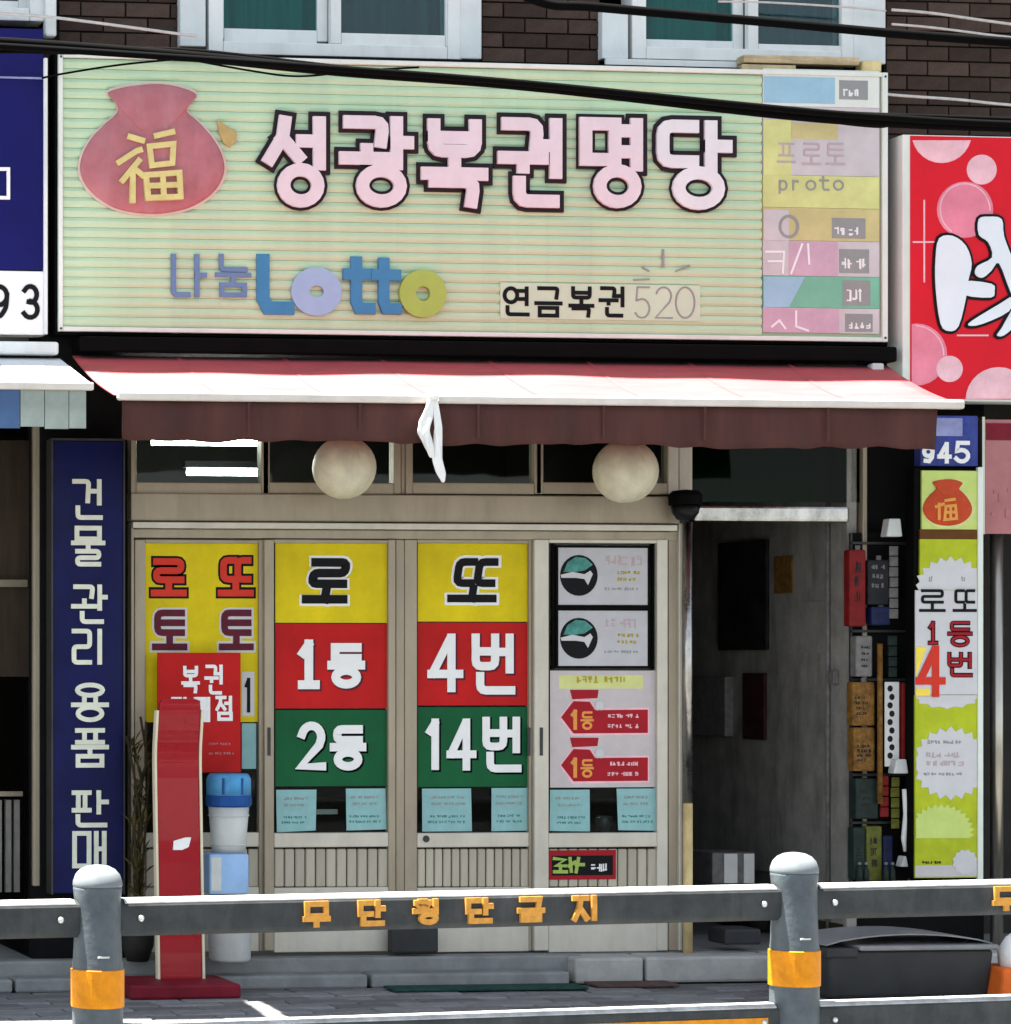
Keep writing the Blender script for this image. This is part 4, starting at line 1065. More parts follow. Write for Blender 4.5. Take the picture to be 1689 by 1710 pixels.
for k, dy in enumerate((0, 80)):
    X = lambda x, y: (lambda q: (q.x, q.z))(at(x, y + dy, Y))
    MB().prism([X(952, 1152), X(1000, 1152), X(998, 1166), X(956, 1168)], Y - .0012, Y).build('ribbon_fold', MT['dkred'], T)
    MB().prism([X(934, 1198), X(956, 1167), X(986, 1168), X(996, 1182), X(1084, 1182), X(1085, 1227), X(955, 1229)], Y - .0012, Y).build('arrow_border', MT['sign_pink2'], T)
    A = MB().prism([X(937, 1198), X(958, 1171), X(985, 1172), X(994, 1186), X(1082, 1185), X(1082, 1224), X(958, 1225)], Y - .0026, Y - .001).build('red_arrow', MT['dkred'], T)
    glyph(MB(), 'l', (952, 1185 + dy, 968, 1219 + dy), Y - .004, .018, Y - .0025).build('letter', MT['orange'], A)
    glyph(MB(), '등', (970, 1188 + dy, 992, 1219 + dy), Y - .004, .011, Y - .0025).build('letter', MT['orange'], A)
    p = at(1001, 1178 + dy, Y)
    MB().prism([(p.x + (.026 if q % 2 else .018) * math.cos(q * math.pi / 8), p.z + (.028 if q % 2 else .018) * math.sin(q * math.pi / 8)) for q in range(16)], Y - .004, Y - .0025).build('seal', MT['burst'], A)
    line_marks(MB(), (1014, 1192 + dy, 1072, 1200 + dy), Y - .004, 1, 3, .9, 60 + k).build('print', MT['sign_pink2'], A)
    line_marks(MB(), (1012, 1209 + dy, 1074, 1217 + dy), Y - .004, 1, 2, .9, 64 + k).build('print', MT['sign_pink2'], A)
T, Y = poster('sticker', (917, 1420, 1029, 1469), -.017, 'dkred', 'small red sticker with lime and white lettering at the foot of the right door', 'sticker', th=.002)
MB().boxp(922, 1429, 1024, 1462, Y - .001, Y).build('black_field', MT['ink'], T)
mk = MB()
for i, s in enumerate(([(926, 1434), (944, 1436), (928, 1446), (944, 1446)], [(936, 1446), (936, 1455)], [(926, 1456), (946, 1456)], [(952, 1434), (954, 1455)], [(960, 1440), (950, 1446)], [(966, 1434), (962, 1456)], [(962, 1444), (974, 1444)])):
    mk.ribbon([(lambda q: (q.x, q.z))(at(*p_, Y)) for p_ in s], False, .016, Y - .0024 - .0003 * i, Y - .0008)
mk.build('lime_lettering', MT['lotto_green'], T)
line_marks(MB(), (984, 1442, 1022, 1458), Y - .0024, 1, 4, .95, 77).build('white_lettering', MT['white_ink'], T)

# left door: yellow poster, red retail board
YD1 = .0205
T, Y = poster('yellow_poster', (242, 906, 434, 1206), YD1, 'yellow', 'tall yellow poster with red and dark letters on the far left door', 'poster')
for ch, b, m in (('로', (252, 932, 312, 996), 'scarlet'), ('또', (364, 930, 424, 996), 'scarlet'), ('토', (254, 1018, 313, 1086), 'maroon'), ('토', (366, 1018, 424, 1086), 'maroon')):
    glyph(MB(), ch, b, Y - .001, .034, Y - .0002, grow=.010).build('letter_outline', MT['ink' if m == 'scarlet' else 'burst'], T)
    glyph(MB(), ch, b, Y - .004, .032, Y - .0014).build('letter', MT[m], T)
MB().boxp(404, 1122, 425, 1196, Y - .0012, Y).build('white_strip', MT['burst'], T)
glyph(MB(), 'l', (407, 1132, 422, 1190), Y - .003, .016, Y - .001).build('letter', MT['ink'], T)
tag(MB().boxp(404, 1208, 428, 1284, YD1 - .004, YD1).build('teal_card', MT['paper_teal']), 'narrow teal card behind the red board on the far left door', 'card')
T, Y = poster('red_board', (264, 1090, 402, 1290), -.05, 'red', 'red board with white lettering hanging behind the curved red stand', 'board', th=.015)
letters(T, Y, 'white_ink', [('복', (303, 1112, 334, 1158)), ('권', (342, 1110, 374, 1160)), ('판', (286, 1164, 318, 1204)), ('매', (324, 1164, 352, 1206)), ('점', (360, 1162, 390, 1204))], .016, .004)
line_marks(MB(), (346, 1240, 392, 1272), Y - .001, 2, 1, .28, 5).build('print', MT['bag_red'], T)

# ------------------------------------------------------------------ red curved stand
Yst = -.42
rs = thing('red_stand', 'tall glossy red curved sign stand with cream edges on a red base', 'stand', at(308, 1655, -.5))
X0, X1 = at(268, 1400, Yst).x, at(338, 1400, Yst).x
zs = lambda y: at(303, y, Yst).z
prof = [(Yst, zs(1640)), (Yst + .03, zs(1300)), (Yst + .031, zs(1275)), (Yst + .029, zs(1258)), (Yst + .022, zs(1240)), (Yst + .008, zs(1220)), (Yst - .012, zs(1186)), (Yst - .018, zs(1175)), (Yst - .021, zs(1169)), (Yst - .022, zs(1167))]
def sweep(mb, xa, xb, prof, t, lean=0.0, round_top=0.0):
    n = len(prof); vs_ = []
    for q, (y, z) in enumerate(prof):
        s = lean * (z - prof[0][1]); d = round_top * max(0, q - (n - 4)) ** 2 / 9
        vs_ += [(xa + s + d, y, z), (xb + s - d, y, z), (xb + s - d, y + t, z), (xa + s + d, y + t, z)]
    fs_ = [(0, 3, 2, 1), (4 * n - 4, 4 * n - 3, 4 * n - 2, 4 * n - 1)]
    for i in range(n - 1):
        for k in range(4):
            k2 = (k + 1) % 4
            fs_.append((4 * i + k, 4 * i + k2, 4 * i + 4 + k2, 4 * i + 4 + k))
    return mb.add(vs_, fs_)
sweep(MB(), X0, X1, prof, .03, -.008, .03).build('panel', MT['stand_red'], rs, bevel=.004)
e2 = [(y - .008, z) for y, z in prof]
sweep(MB(), X0 - .013, X0 - .001, e2[:-3], .045, -.008).build('edge', MT['stand_edge'], rs, bevel=.003)
sweep(MB(), X1 + .001, X1 + .013, e2[:-3], .045, -.008).build('edge', MT['stand_edge'], rs, bevel=.003)
bx0, bx1 = at(214, 1655, -.62).x, at(399, 1655, -.62).x
zb = .012
MB().box(bx0, bx1, -.66, -.26, zb - .01, zb + .055).build('base', MT['base_red'], rs, bevel=.012)
MB().box(X0 + .02, X1 - .02, Yst + .031, Yst + .07, zb + .056, zs(1500)).build('back_stay', MT['base_red'], rs, bevel=.005)
MB().prism([(lambda q: (q.x, q.z))(at(x, y, Yst - .004)) for x, y in ((292, 1405), (312, 1399), (321, 1399), (317, 1415), (306, 1420), (291, 1420))], Yst + .012, Yst + .03).build('white_sticker', MT['white_ink'], rs)

# pail, boxes beside the stand
pl = thing('lidded_pail', 'white pail with a blue lid stacked beside the red stand', 'pail', at(381, 1424, -.25))
c = at(382, 1380, -.25); r = at(416, 1380, -.25).x - c.x
z = lambda y: at(382, y, -.25).z
MB().lathe(c.x, c.y, [(r * .80, z(1424)), (r * .84, z(1400)), (r * .97, z(1346))], 28).build('body', MT['white_plastic'], pl, smooth=True)
MB().lathe(c.x, c.y, [(r * 1.06, z(1328)), (r * 1.06, z(1302)), (r * 1.0, z(1296)), (r * .9, z(1292))], 28).build('lid', MT['lid_pale'], pl, smooth=True)
MB().lathe(c.x, c.y, [(r * 1.0, z(1347)), (r * 1.09, z(1344)), (r * 1.09, z(1330)), (r * 1.065, z(1327.5))], 28).build('lid_rim', MT['blue_lid'], pl)
for q in (-.3, .75): MB().boxp(382 + q * 30, 1300, 384 + q * 30, 1327, c.y - r * 1.075, c.y - r * .9).build('lid_rib', MT['blue_lid'], pl)
for q in (1360, 1408): MB().lathe(c.x, c.y, [(r * (.955 if q < 1380 else .865), z(q + 3)), (r * (.985 if q < 1380 else .885), z(q + 1.5)), (r * (.965 if q < 1380 else .87), z(q))], 28).build('hoop', MT['white_plastic'], pl, smooth=True)
b1 = thing('blue_box', 'pale blue box with a white label under the lidded pail', 'box', at(382, 1490, -.25))
X0, X1, Z0, Z1 = rect(350, 1425, 416, 1494, -.36)
MB().box(X0, X1, -.36, -.14, Z0, Z1 - .004).build('box', MT['pale_blue'], b1, bevel=.008)
MB().boxp(353, 1432, 370, 1488, -.363, -.3605).build('label', MT['white_plastic'], b1)
b2 = tag(MB().lathe(at(384, 1550, -.25).x, -.25, [(.085, .128), (.095, .14), (.105, z(1500)), (.108, z(1496))], 28).build('white_tub', MT['white_plastic'], smooth=True), 'white plastic tub under the pale blue box at the foot of the doors', 'tub')

# olive plant left of the stand
pt = thing('potted_plant', 'dark olive leafy plant squeezed between the navy sign and red stand', 'plant', (at(240, 1600, -.3).x, -.3, .125))
px_ = at(240, 1600, -.3).x
MB().lathe(px_, -.19, [(.05, .126), (.075, .2), (.085, .36), (.08, .37)], 18).build('pot', MT['pot'], pt, smooth=True)
sm, lf = MB(), MB()
for k in range(7):
    x = px_ + random.uniform(-.035, .035); top = random.uniform(.85, 1.35)
    pts = [(x + random.uniform(-.02, .02) * j, -.19 + random.uniform(-.03, .03), .34 + (top - .34) * j / 4) for j in range(5)]
    sm.tube(pts, .006, 6)
    for q in range(22):
        j = random.randint(0, 3); t = random.random()
        p = Vector(pts[j]).lerp(Vector(pts[j + 1]), t)
        a = random.uniform(0, 6.28); l = random.uniform(.04, .10)
        d = Vector((math.cos(a) * .45, math.sin(a) * .4, random.uniform(.3, 1.1))).normalized() * l
        s = Vector((-d.y, d.x, 0)).normalized() * l * .10
        m_ = p + d * .5 + Vector((0, 0, .01))
        lf.add([p, m_ + s, p + d, m_ - s], [(0, 1, 2, 3)])
sm.build('stems', MT['stem'], pt, smooth=True); kind(lf.build('leaves', MT['leaf'], pt), 'stuff')

# ------------------------------------------------------------------ vertical navy sign
Yn = -.1
nv = thing('vertical_sign', 'tall narrow navy sign with cream vertical lettering left of the shop doors', 'sign', at(148, 1490, Yn))
MB().boxp(89, 736, 206, 1492, Yn, Yn + .1).build('board', MT['navy'], nv, bevel=.004)
e = MB(); e.boxp(86, 732, 89, 1494, Yn - .006, Yn + .1).boxp(89.2, 732, 206, 735.6, Yn - .006, Yn + .1).boxp(206.2, 732, 209, 1494, Yn - .006, Yn + .1)
e.build('frame', MT['steel_dark'], nv)
for ch, b in zip('건물관리용품판매', ((121, 800, 174, 868), (119, 878, 176, 946), (120, 976, 180, 1042), (120, 1050, 178, 1110), (119, 1140, 182, 1206), (119, 1216, 182, 1282), (120, 1320, 182, 1382), (121, 1388, 180, 1450))):
    glyph(MB(), ch, b, Yn - .008, .0215, Yn - .001).build('letter', MT['cream_ink'], nv)

# left neighbour: blue fascia sign, white phone strip, awning
bl = thing('blue_fascia_sign', 'navy shop sign with a white strip ending in 93 at the left edge', 'sign', at(0, 556, -.12))
MB().boxp(-420, 42, 73, 447, -.12, -.02).build('board', MT['navy_b'], bl, bevel=.004)
MB().boxp(-420, 449, 73, 556, -.122, -.02).build('white_strip', MT['white_ink'], bl, bevel=.004)
MB().boxp(73.5, 96, 80, 558, -.135, -.02).build('edge_trim', MT['white_upvc'], bl, bevel=.004)
MB().boxp(-420, 123, 73, 126, -.128, -.1205).build('seam', MT['blue_pale'], bl)
for ch, b in (('9', (-22, 474, 17, 534)), ('3', (36, 474, 68, 534))):
    glyph(MB(), ch, b, -.127, .022, -.1222).build('letter', MT['ink'], bl)
p = MB(); q = [(lambda v: (v.x, v.z))(at(x, y, -.125)) for x, y in ((-30, 282), (14, 282), (14, 330), (-30, 330))]
p.ribbon(q, True, .016, -.127, -.1205); p.build('letter', MT['white_ink'], bl)
la = thing('left_awning', 'white and blue striped awning of the neighbouring shop at the left edge', 'awning', at(0, 610, -.12))
LY = -.97
xa0, xa1 = at(-420, 600, -.12).x, at(100, 600, -.12).x
xb0, xb1 = at(-420, 645, LY).x, at(154, 645, LY).x
za, zf = at(60, 598, -.12).z, at(60, 640, LY).z
ns = 14
for k in range(ns):
    s0, s1 = k / ns, (k + 1) / ns - .0008
    a0, a1 = xa0 + (xa1 - xa0) * s0, xa0 + (xa1 - xa0) * s1
    b0, b1_ = xb0 + (xb1 - xb0) * s0, xb0 + (xb1 - xb0) * s1
    blue = k % 4 == 2
    mb = MB().add([(a0, -.12, za), (a1, -.12, za), (b1_, LY, zf), (b0, LY, zf), (a0, -.12, za - .008), (a1, -.12, za - .008), (b1_, LY, zf - .008), (b0, LY, zf - .008)],
             [(0, 3, 2, 1), (4, 5, 6, 7), (0, 1, 5, 4), (1, 2, 6, 5), (2, 3, 7, 6), (3, 0, 4, 7)])
    mb.build('stripe', MT['awn_blue' if blue else 'awn_white'], la)
    L_ = .165 + random.uniform(-.008, .008)
    if k < ns - 0:
        MB().box(b0 + .002, b1_ - (.0 if k < ns - 1 else .03), LY - .016, LY - .012, zf - .03 - L_, zf - .03).build('valance_strip', MT['val_blue' if k % 4 == 2 else ('val_grey' if k % 2 else 'val_blue')] if k < ns - 2 else MT['val_grey'], la)
MB().box(xb0, xb1, LY - .035, LY - .002, zf - .03, zf + .004).build('front_bar', MT['awning_bar'], la, bevel=.006)
MB().box(xa0, xa1 - .02, -.19, -.121, za + .01, za + .07).build('roller', MT['white_upvc'], la, bevel=.012)

# ------------------------------------------------------------------ right neighbour: red sign, salmon banner, pole
rd = thing('red_fascia_sign', 'bright red shop sign with pink bubbles and white brush lettering at right', 'sign', at(1600, 668, -.13))
Yr = -.17
MB().boxp(1508, 230, 2050, 672, Yr, -.02).build('box', MT['sign_trim'], rd, bevel=.006)
MB().boxp(1521, 232, 2046, 668, Yr - .004, Yr - .0005).build('face', MT['sign_red'], rd)
P2 = lambda x, y: (lambda q: (q.x, q.z))(at(x, y, Yr - .005))
def bubble(cx, cy, r, m, lo=(0, 360), k=0, clipx=None, clipy=None):
    pts = []
    for i in range(28):
        a = math.radians(lo[0] + (lo[1] - lo[0]) * i / 28)
        x, y = cx + r * math.cos(a), cy - r * math.sin(a)
        if clipx: x = max(x, clipx)
        if clipy: y = min(max(y, clipy[0]), clipy[1])
        pts.append(P2(x, y))
    b_ = MB().prism(pts, Yr - .0052 - .0005 * k, Yr - .0036).build('bubble', MT[m], rd)
    if r > 40 and not clipy:
        MB().ribbon(circ(*P2(cx, cy), r * .93 / 345, r * .93 / 350, 32)[:22 if clipx is None else 9], False, .006, Yr - .0054 - .0005 * k, Yr - .0050 - .0005 * k).build('glint', MT['sign_pink2'], b_)
bubble(1573, 222, 50, 'sign_pink2', k=1, clipy=(234, 900)); bubble(1640, 283, 25, 'sign_pink2', k=2); bubble(1612, 350, 47, 'sign_pink', k=3)
bubble(1530, 592, 52, 'sign_pink', k=4, clipx=1523); bubble(1586, 616, 22, 'sign_pink2', k=5); bubble(1668, 668, 55, 'sign_pink2', k=6, clipy=(0, 666))
bubble(1760, 330, 60, 'sign_pink', k=1); bubble(1900, 560, 50, 'sign_pink2', k=2)
for k, (a, b) in enumerate((((1544, 335), (1544, 470)), ((1526, 404), (1560, 404)), ((1600, 560), (1650, 560)))):
    p, q = P2(*a), P2(*b)
    MB().ribbon([p, q], False, .008, Yr - .0062 - .0004 * k, Yr - .0036).build('sparkle', MT['sign_pink2'], rd)
brush = [smooth_loop(b_, 3) for b_ in [[(1568, 398), (1590, 394), (1612, 410), (1622, 440), (1616, 470), (1612, 500), (1600, 545), (1584, 553), (1570, 540), (1562, 480), (1562, 430)],
         [(1608, 470), (1655, 474), (1660, 486), (1654, 497), (1608, 492)],
         [(1634, 366), (1650, 362), (1672, 366), (1676, 395), (1694, 440), (1725, 500), (1760, 540), (1745, 560), (1710, 525), (1688, 490), (1668, 440), (1655, 452), (1640, 464), (1628, 458), (1632, 444), (1656, 430), (1650, 405), (1634, 392)],
         [(1690, 496), (1668, 508), (1622, 536), (1618, 544), (1640, 541), (1684, 520)], [(1694, 512), (1672, 548), (1664, 560), (1676, 560), (1696, 540)]]]
for k, s in enumerate(brush):
    MB().prism([P2(*p) for p in [(sum(a for a, _ in s) / len(s) + (x - sum(a for a, _ in s) / len(s)) * 1.0, y) for x, y in s]], Yr - .0125 - .0004 * k, Yr - .009).build('brush_stroke', MT['sign_white'], rd)
    pts = [P2(*p) for p in s]
    MB().ribbon(pts, True, .026, Yr - .0088 - .0004 * k, Yr - .0036).build('brush_outline', MT['ink'], rd)
sa = thing('salmon_banner', 'faded salmon pink banner with a dark red strip at the right edge', 'banner', at(1680, 892, -.12))
MB().boxp(1646, 702, 1960, 892, -.12, -.09).build('sheet', MT['salmon'], sa)
MB().boxp(1648, 708, 1960, 736, -.124, -.1205).build('strip', MT['base_red'], sa)
MB().boxp(1641, 696, 1645.5, 892, -.125, -.09).build('edge_bar', MT['steel'], sa)
mk = MB()
for i, (x, y, w_, h_) in enumerate(((1660, 818, 10, 6), (1668, 826, 6, 12), (1656, 856, 8, 6), (1680, 850, 8, 14), (1684, 816, 14, 5))): mk.boxp(x, y, x + w_, y + h_, -.1225 - .0003 * i, -.12)
mk.build('print', MT['bag_red'], sa)
c = at(1665, 1200, -.05)
tag(MB().lathe(c.x, -.05, [(.03, at(1665, 1592, -.05).z), (.03, at(1665, 892, -.05).z)], 18).build('steel_pole', MT['steel'], smooth=True), 'upright brushed steel pole at the right edge below the salmon banner', 'pole')

# ------------------------------------------------------------------ yellow-green vertical sign with number plate above
Yv = -.22
vsn = thing('lime_vertical_sign', 'narrow yellow-green vertical lottery sign with red money bag right of the entrance', 'sign', at(1585, 1468, Yv))
MB().boxp(1527, 782, 1641, 1468, Yv + .012, Yv + .09).build('box', MT['black'], vsn, bevel=.004)
MB().boxp(1634, 780, 1643, 1470, Yv - .008, Yv + .0115).build('edge_trim', MT['sign_trim'], vsn, bevel=.003)
MB().boxp(1540, 786, 1633, 884, Yv, Yv + .0115).build('sheet', MT['lime_pale'], vsn)
MB().boxp(1537, 884.5, 1633, 900, Yv - .001, Yv + .0115).build('band', MT['brown'], vsn)
MB().boxp(1537, 900.5, 1633, 988, Yv, Yv + .0115).build('sheet', MT['lime'], vsn)
MB().boxp(1529, 986, 1633, 1160, Yv - .006, Yv - .0012).build('white_sheet', MT['burst'], vsn)
MB().boxp(1529, 1160.5, 1633, 1466, Yv, Yv + .0115).build('sheet', MT['lime'], vsn)
MB().boxp(1529, 1445, 1633, 1464, Yv - .001, Yv - .0002).build('foot_strip', MT['pr_lilac'], vsn)
Q = lambda x, y, d=0: (lambda q: (q.x, q.z))(at(x, y, Yv - d))
bag2 = [(1540 + (x - 134) * (82 / 241.) + 2, 800 + (y - 140) * (78 / 217.)) for x, y in bagpts]
MB().prism([Q(*p) for p in [(1584 + (x - 1582) * 1.07, 842 + (y - 840) * 1.08) for x, y in bag2]], Yv - .002, Yv - .0003).build('bag_glow', MT['pr_yellow'], vsn)
b_ = dome(MB(), bag2, Yv - .003, .006, Yv - .0018).build('money_bag', MT['bag_orange'], vsn, smooth=True)
fu = MB()
for i, s in enumerate(([(1567, 842), (1567, 866)], [(1562, 846), (1574, 842)], [(1578, 836), (1592, 834)], [(1578, 846), (1594, 844), (1596, 866), (1576, 868), (1578, 846)], [(1586, 846), (1586, 866)], [(1577, 856), (1595, 855)])):
    cl_ = s[0] == s[-1]
    fu.ribbon([Q(*p) for p in (s[:-1] if cl_ else s)], cl_, .014, Yv - .0115 - .0003 * i, Yv - .006)
fu.build('fortune_character', MT['orange'], b_)
def burst(cx, cy, rx, ry, k, m='burst', n=22, clip=None, a0=0, a1=360):
    pts = []
    for i in range(2 * n):
        a = math.radians(a0 + (a1 - a0) * i / (2 * n)); f_ = 1.0 if i % 2 else .86
        x, y = cx + rx * f_ * math.cos(a), cy - ry * f_ * math.sin(a)
        x = min(max(x, 1530), 1632)
        if clip: y = min(max(y, clip[0]), clip[1])
        pts.append(Q(x, y))
    MB().prism(pts, Yv - .0012 - .0004 * k, Yv - .0001).build('starburst', MT[m], vsn)
burst(1588, 985, 62, 56, 0, clip=(900, 985.5)); burst(1582, 1160, 60, 24, 1, clip=(1160.8, 1300), n=14); burst(1588, 1275, 66, 62, 2); burst(1572, 1390, 56, 48, 3, 'lime_pale', 30, clip=(1335, 1400)); burst(1612, 1440, 22, 22, 4, n=12)
W = Yv - .006
for ch, b in (('로', (1536, 984, 1580, 1022)), ('또', (1592, 984, 1632, 1022))): glyph(MB(), ch, b, W - .003, .014, W - .0002).build('letter', MT['ink'], vsn)
for ch, b in (('1', (1550, 1038, 1568, 1076)), ('등', (1584, 1038, 1624, 1080)), ('번', (1584, 1090, 1626, 1130))):
    glyph(MB(), ch, b, W - .002, .014, W - .0002, grow=.004).build('letter_outline', MT['ink'], vsn)
    glyph(MB(), ch, b, W - .004, .011, W - .0022).build('letter', MT['dkred'], vsn)
MB().prism([Q(1530, 1080, .006), Q(1548, 1080, .006), Q(1530, 1130, .006)], W - .002, W - .0002).build('yellow_patch', MT['sun_yellow'], vsn)
MB().boxp(1530, 1150, 1554, 1162, W - .002, W - .0002).build('yellow_patch', MT['sun_yellow'], vsn)
glyph(MB(), '4', (1530, 1078, 1580, 1164), W - .005, .036, W - .0022).build('letter', MT['scarlet'], vsn)
for k, (b, r_, m) in enumerate((((1552, 962, 1564, 974), 1, 'ink_grey'), ((1606, 962, 1616, 974), 1, 'ink_grey'))): line_marks(MB(), b, Yv - .0022, r_, 1, .8, 90 + k).build('print', MT[m], vsn)
line_marks(MB(), (1546, 1236, 1620, 1244), Yv - .0034, 1, 4, .8, 92).build('print', MT['ink_grey'], vsn)
line_marks(MB(), (1538, 1256, 1624, 1284), Yv - .0034, 2, 3, .7, 93).build('print', MT['ink_pink'], vsn)
line_marks(MB(), (1538, 1290, 1624, 1296), Yv - .0034, 1, 2, .9, 94).build('print', MT['ink_grey'], vsn)
line_marks(MB(), (1536, 1438, 1586, 1444), Yv - .0022, 1, 5, .8, 95).build('print', MT['ink'], vsn)
npl = thing('number_plate', 'worn blue plate with white numerals above the yellow-green vertical sign', 'plate', at(1590, 776, Yv))
MB().boxp(1538, 694, 1634, 778, Yv, Yv + .06).build('plate', MT['blue'], npl, bevel=.004)
MB().boxp(1560, 698, 1608, 728, Yv - .0015, Yv - .0002).build('worn_patch', MT['blue_pale'], npl)
for ch, b in (('9', (1540, 744, 1562, 774)), ('4', (1566, 738, 1590, 774)), ('5', (1594, 736, 1622, 774))):
    glyph(MB(), ch, b, Yv - .005, .020, Yv - .0005).build('letter', MT['white_ink'], npl)

# ------------------------------------------------------------------ street fence along the kerb
FA = math.radians(7.45)
fwd = Vector((math.sin(YAW), math.cos(YAW), 0)); rgt = Vector((math.cos(YAW), -math.sin(YAW), 0))
Pp0 = Vector((0, -DIST, 0)) + fwd * 9.7 + rgt * (9.7 * (163 - PPX) / FOC)
fd = Vector((math.cos(FA), math.sin(FA), 0)); fn = Vector((math.sin(FA), -math.cos(FA), 0))      # along the fence, toward the road
def f_at(px, off=0.0):
    d = ray(px, HOR); o = Pp0 + fn * off; c0 = Vector((0, -DIST, 0))
    # c0 + t d = o + s fd
    det = d.x * (-fd.y) + fd.x * d.y
    ex, ey = o.x - c0.x, o.y - c0.y
    s = (d.x * ey - d.y * ex) / (-(d.x * -fd.y + fd.x * d.y)) if False else (ex * d.y - ey * d.x) / (-fd.x * d.y + fd.y * d.x)
    return s
fxf = lambda p: Pp0 + fd * p[0] - fn * p[1] + Vector((0, 0, p[2]))     # local: x along, y away from the road, z up
SP = f_at(1327)
fence = thing('street_fence', 'slate grey roadside fence with orange-banded posts and orange lettering on its rail', 'fence', Pp0)
for i in (-1, 0, 1, 2):
    s = i * SP
    body = MB(fxf).lathe(s, 0, [(.094, 0), (.092, .02), (.086, .04), (.086, .325), (.086, .475), (.083, .50), (.079, .60), (.079, .70), (.083, .735), (.083, .745)], 32)
    p = body.build('post', MT['post'], fence, smooth=True)
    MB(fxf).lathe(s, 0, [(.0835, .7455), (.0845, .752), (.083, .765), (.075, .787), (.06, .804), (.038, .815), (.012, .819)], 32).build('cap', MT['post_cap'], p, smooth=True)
    MB(fxf).lathe(s, 0, [(.0865, .336), (.0905, .338), (.0905, .464), (.0865, .466)], 32).build('reflective_band', MT['band'], p, smooth=False)
    MB(fxf).box(s - .03, s + .01, -.0845, -.078, .508, .514).build('mark', MT['white_plastic'], p)
RT, RB = .70, .575
for i in (-1, 0, 1):
    a, b = i * SP + .07, (i + 1) * SP - .07
    for (zt_, zb_, upper) in ((RT, RB, True), (.272, .15, False)):
        mb = MB(fxf)
        prof = [(-.026, zb_ + .012), (-.03, zb_ + .02), (-.03, zt_ - .022), (-.026, zt_ - .014), (-.006, zt_), (.03, zt_), (.036, zt_ - .008), (.036, zb_ + .008), (.03, zb_), (-.016, zb_)]
        n_ = len(prof)
        mb.add([(a, y, z) for y, z in prof] + [(b, y, z) for y, z in prof],
               [tuple(range(n_)), tuple(range(2 * n_ - 1, n_ - 1, -1))] + [(k, (k + 1) % n_, (k + 1) % n_ + n_, k + n_) for k in range(n_)])
        rl = mb.build('rail', MT['rail'], fence)
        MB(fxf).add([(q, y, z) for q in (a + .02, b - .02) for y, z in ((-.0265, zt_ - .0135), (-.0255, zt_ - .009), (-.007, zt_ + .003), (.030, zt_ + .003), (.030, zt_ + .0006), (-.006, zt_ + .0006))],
            [tuple(range(6)), tuple(range(11, 5, -1))] + [(k, (k + 1) % 6, (k + 1) % 6 + 6, k + 6) for k in range(6)]).build('rail_glare', MT['rail_glare'], rl)  # added strip, its pale colour stands in for sun glare along the rail top
        for x in (a + .075, b - .075):
            MB(fxf).add([], []).lathe(x, 0, [(.001, 0)], 3) if False else None
            bo = MB(lambda p_, x=x, zz=(zt_ + zb_) / 2 - .002: fxf((x + p_[0], -.031 - p_[2], zz + p_[1])))
            bo.lathe(0, 0, [(.012, 0), (.012, .004), (.008, .009), (.003, .011)], 12).build('bolt', MT['bolt'], rl, smooth=True)
        if not upper:
            MB(fxf).box(a + .9, b - .06, -.0335, -.0305, .155, .225).build('reflective_strip', MT['band'], rl)
def fglyph(ch, pxc, rl):
    s0, s1 = f_at(pxc - 23, .034), f_at(pxc + 23, .034)
    mb = MB(lambda p_: fxf((p_[0], p_[1], p_[2])))
    w = .0195; h_ = w / 2; z0, z1 = RB + .016, RT - .018
    for i, (cl_, pts) in enumerate(strokes(ch)):
        pts = [(s0 + h_ + (s1 - s0 - w) * p_[0], z0 + h_ + (z1 - z0 - w) * p_[1]) for p_ in pts]
        mb.ribbon(pts, cl_, w, -.042 - .0005 * i, -.031)
    mb.build('letter', MT['letter_orange'], rl)
rails = [o for o in fence.children if o.name.startswith('rail')]
for ch, x in zip('무단횡단금지', (528, 620, 712, 800, 886, 978)): fglyph(ch, x, rails[2])
fglyph('무', 1680, rails[4])

# ------------------------------------------------------------------ things on the pavement
Yt = -1.02
tb = thing('plastic_trough', 'black plastic trough with a clear arched lid behind the right fence post', 'trough', at(1530, 1672, Yt))
X0, X1, Z0, Z1 = rect(1384, 1580, 1662, 1676, Yt)
Z0 = .003
def frustum(mb, x0, x1, y0, y1, z0, z1, t):
    return mb.add([(x0 + t, y0 + t, z0), (x1 - t, y0 + t, z0), (x1 - t, y1 - t, z0), (x0 + t, y1 - t, z0), (x0, y0, z1), (x1, y0, z1), (x1, y1, z1), (x0, y1, z1)],
                  [(0, 3, 2, 1), (4, 5, 6, 7), (0, 1, 5, 4), (1, 2, 6, 5), (2, 3, 7, 6), (3, 0, 4, 7)])
frustum(MB(), X0, X1, Yt, Yt + .42, Z0, Z1 - .02, .02).build('body', MT['tub'], tb, bevel=.02, segs=3)
MB().box(X0 + .14, X1 + .012, Yt - .018, Yt + .43, Z1 - .019, Z1 + .004).build('rim', MT['rim_grey'], tb, bevel=.008)
MB().box(X0 - .012, X0 + .138, Yt - .01, Yt + .43, Z1 - .05, Z1 - .006).build('rim_end', MT['tub'], tb, bevel=.008)
ar = []
for k in range(13):
    t = k / 12
    ar.append((X0 + (X1 - X0) * t, Yt + .2, Z1 + .008 + .045 * math.sin(math.pi * t) ** .7))
vs_, fs_ = [], []
for (x, y, z_) in ar: vs_ += [(x, Yt + .02, z_), (x, Yt + .40, z_), (x, Yt + .40, z_ - .006), (x, Yt + .02, z_ - .006)]
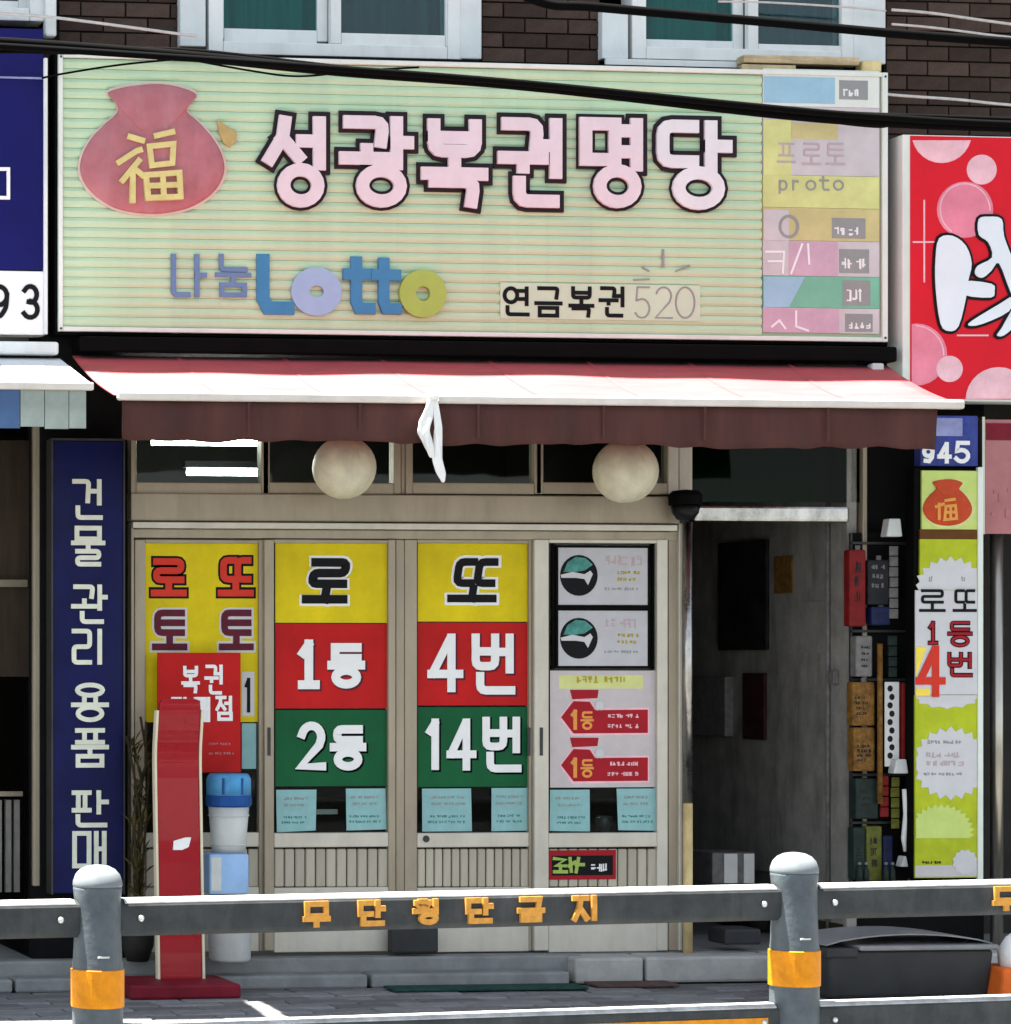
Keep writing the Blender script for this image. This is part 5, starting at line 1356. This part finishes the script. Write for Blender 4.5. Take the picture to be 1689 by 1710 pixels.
for i in range(12):
    for k in range(4): fs_.append((4 * i + k, 4 * i + (k + 1) % 4, 4 * i + 4 + (k + 1) % 4, 4 * i + 4 + k))
fs_ += [(0, 3, 2, 1), (48, 49, 50, 51)]
MB().add(vs_, fs_).build('arched_lid', MT['rim_grey'], tb, smooth=False)
oc = thing('orange_container', 'orange container with a white bag on top at the right edge behind the fence', 'container', at(1690, 1672, -1.1))
frustum(MB(), at(1677, 1640, -1.1).x, at(1770, 1640, -1.1).x, -1.1, -.85, .003, at(1690, 1618, -1.1).z, -.02).build('body', MT['orange_plastic'], oc, bevel=.015)
c = at(1708, 1584, -1.0)
bag_ = MB().lathe(c.x, c.y, [(.05, c.z - .12), (.10, c.z - .08), (.105, c.z - .01), (.07, c.z + .05), (.03, c.z + .08)], 14).build('bag', MT['cloth'], oc, smooth=True)
kind(bag_, 'thing')
for px, Y, y1, m, lab in (((640, 1632, 960, 1652), -.36, -.52, 'mat_green', 'dark green door mat on the pavement before the steps'), ((975, 1630, 1110, 1648), -.30, -.46, 'mat_brown', 'brown door mat on the pavement right of the green mat')):
    X0, X1 = at(px[0], 1645, Y).x, at(px[2], 1645, Y).x
    tag(MB().box(X0, X1, y1, Y, .005, .018).build('door_mat', MT[m], bevel=.004), lab, 'mat')
# ------------------------------------------------------------------ overhead cables
def cable(pts, Y, r, label, mat='cable', sag=0, group='overhead cables across the facade'):
    P = [at(x, y, Y) for x, y in pts]
    # smooth the run
    Q_ = []
    for i in range(len(P) - 1):
        p0, p1, p2, p3 = P[max(i - 1, 0)], P[i], P[i + 1], P[min(i + 2, len(P) - 1)]
        for k in range(8):
            t = k / 8
            Q_.append(.5 * ((2 * p1) + (p2 - p0) * t + (2 * p0 - 5 * p1 + 4 * p2 - p3) * t * t + (3 * p1 - p0 - 3 * p2 + p3) * t ** 3))
    Q_.append(P[-1])
    tag(MB().tube(Q_, r, 8).build('cable', MT[mat], smooth=True), label, 'cable', group)
cable([(-300, 55), (0, 70), (300, 92), (560, 118), (880, 143), (1300, 190), (1500, 205), (1689, 212), (2000, 222)], -2.0, .021, 'thickest black cable sloping across the shop sign from upper left to right')
cable([(-300, 62), (0, 77), (300, 96), (560, 114), (880, 139), (1300, 181), (1500, 197), (1689, 207), (2000, 215)], -2.06, .014, 'second black cable wound along the thickest one')
cable([(-300, 88), (0, 84), (120, 86), (300, 84), (560, 112), (880, 147), (1300, 184), (1689, 200), (2000, 212)], -1.94, .012, 'thin black cable crossing just above the left end of the shop sign')
cable([(780, -60), (900, 2), (1000, 12), (1300, 38), (1500, 56), (1689, 70), (2000, 92)], -2.2, .019, 'thick black cable across the right upstairs window')
cable([(-200, 12), (0, 22), (100, 30), (290, 55), (330, 60)], -.12, .007, 'pale cable across the brick left of the left window', 'cable_grey')
cable([(1440, 150), (1490, 158), (1600, 166), (1689, 175), (1900, 190)], -.12, .007, 'pale cable across the brick just above the red sign', 'cable_grey')
cable([(1490, 16), (1560, 22), (1689, 40), (1900, 66)], -.12, .007, 'pale cable high on the brick at the upper right', 'cable_grey')
cable([(1490, 40), (1560, 46), (1689, 62), (1900, 84)], -.12, .006, 'lower pale cable beneath the high one at upper right', 'cable_grey')
cable([(70, 130), (110, 122), (200, 108), (300, 98)], -.2, .005, 'thin dark wire rising across the top left corner of the shop sign')
cable([(300, 96), (420, 118), (500, 127), (600, 118), (700, 112)], -.2, .005, 'thin dark wire drooping onto the sign below the left window')
cable([(1300, 186), (1390, 204), (1470, 212), (1490, 205)], -.2, .005, 'thin dark wire at the top of the colour column on the sign')
cable([(1200, 2), (1290, 4), (1420, 12), (1480, 18)], -.12, .005, 'pale thin wire across the right pane of the right window', 'cable_grey')

for o in bpy.data.objects:
    if o.type == 'MESH' and o.parent and o.name.split('.')[0] in ('print', 'lettering', 'heading_print', 'ochre_print', 'grey_print', 'white_lettering', 'lime_lettering', 'dots', 'white_marks'):
        o['kind'] = 'stuff'
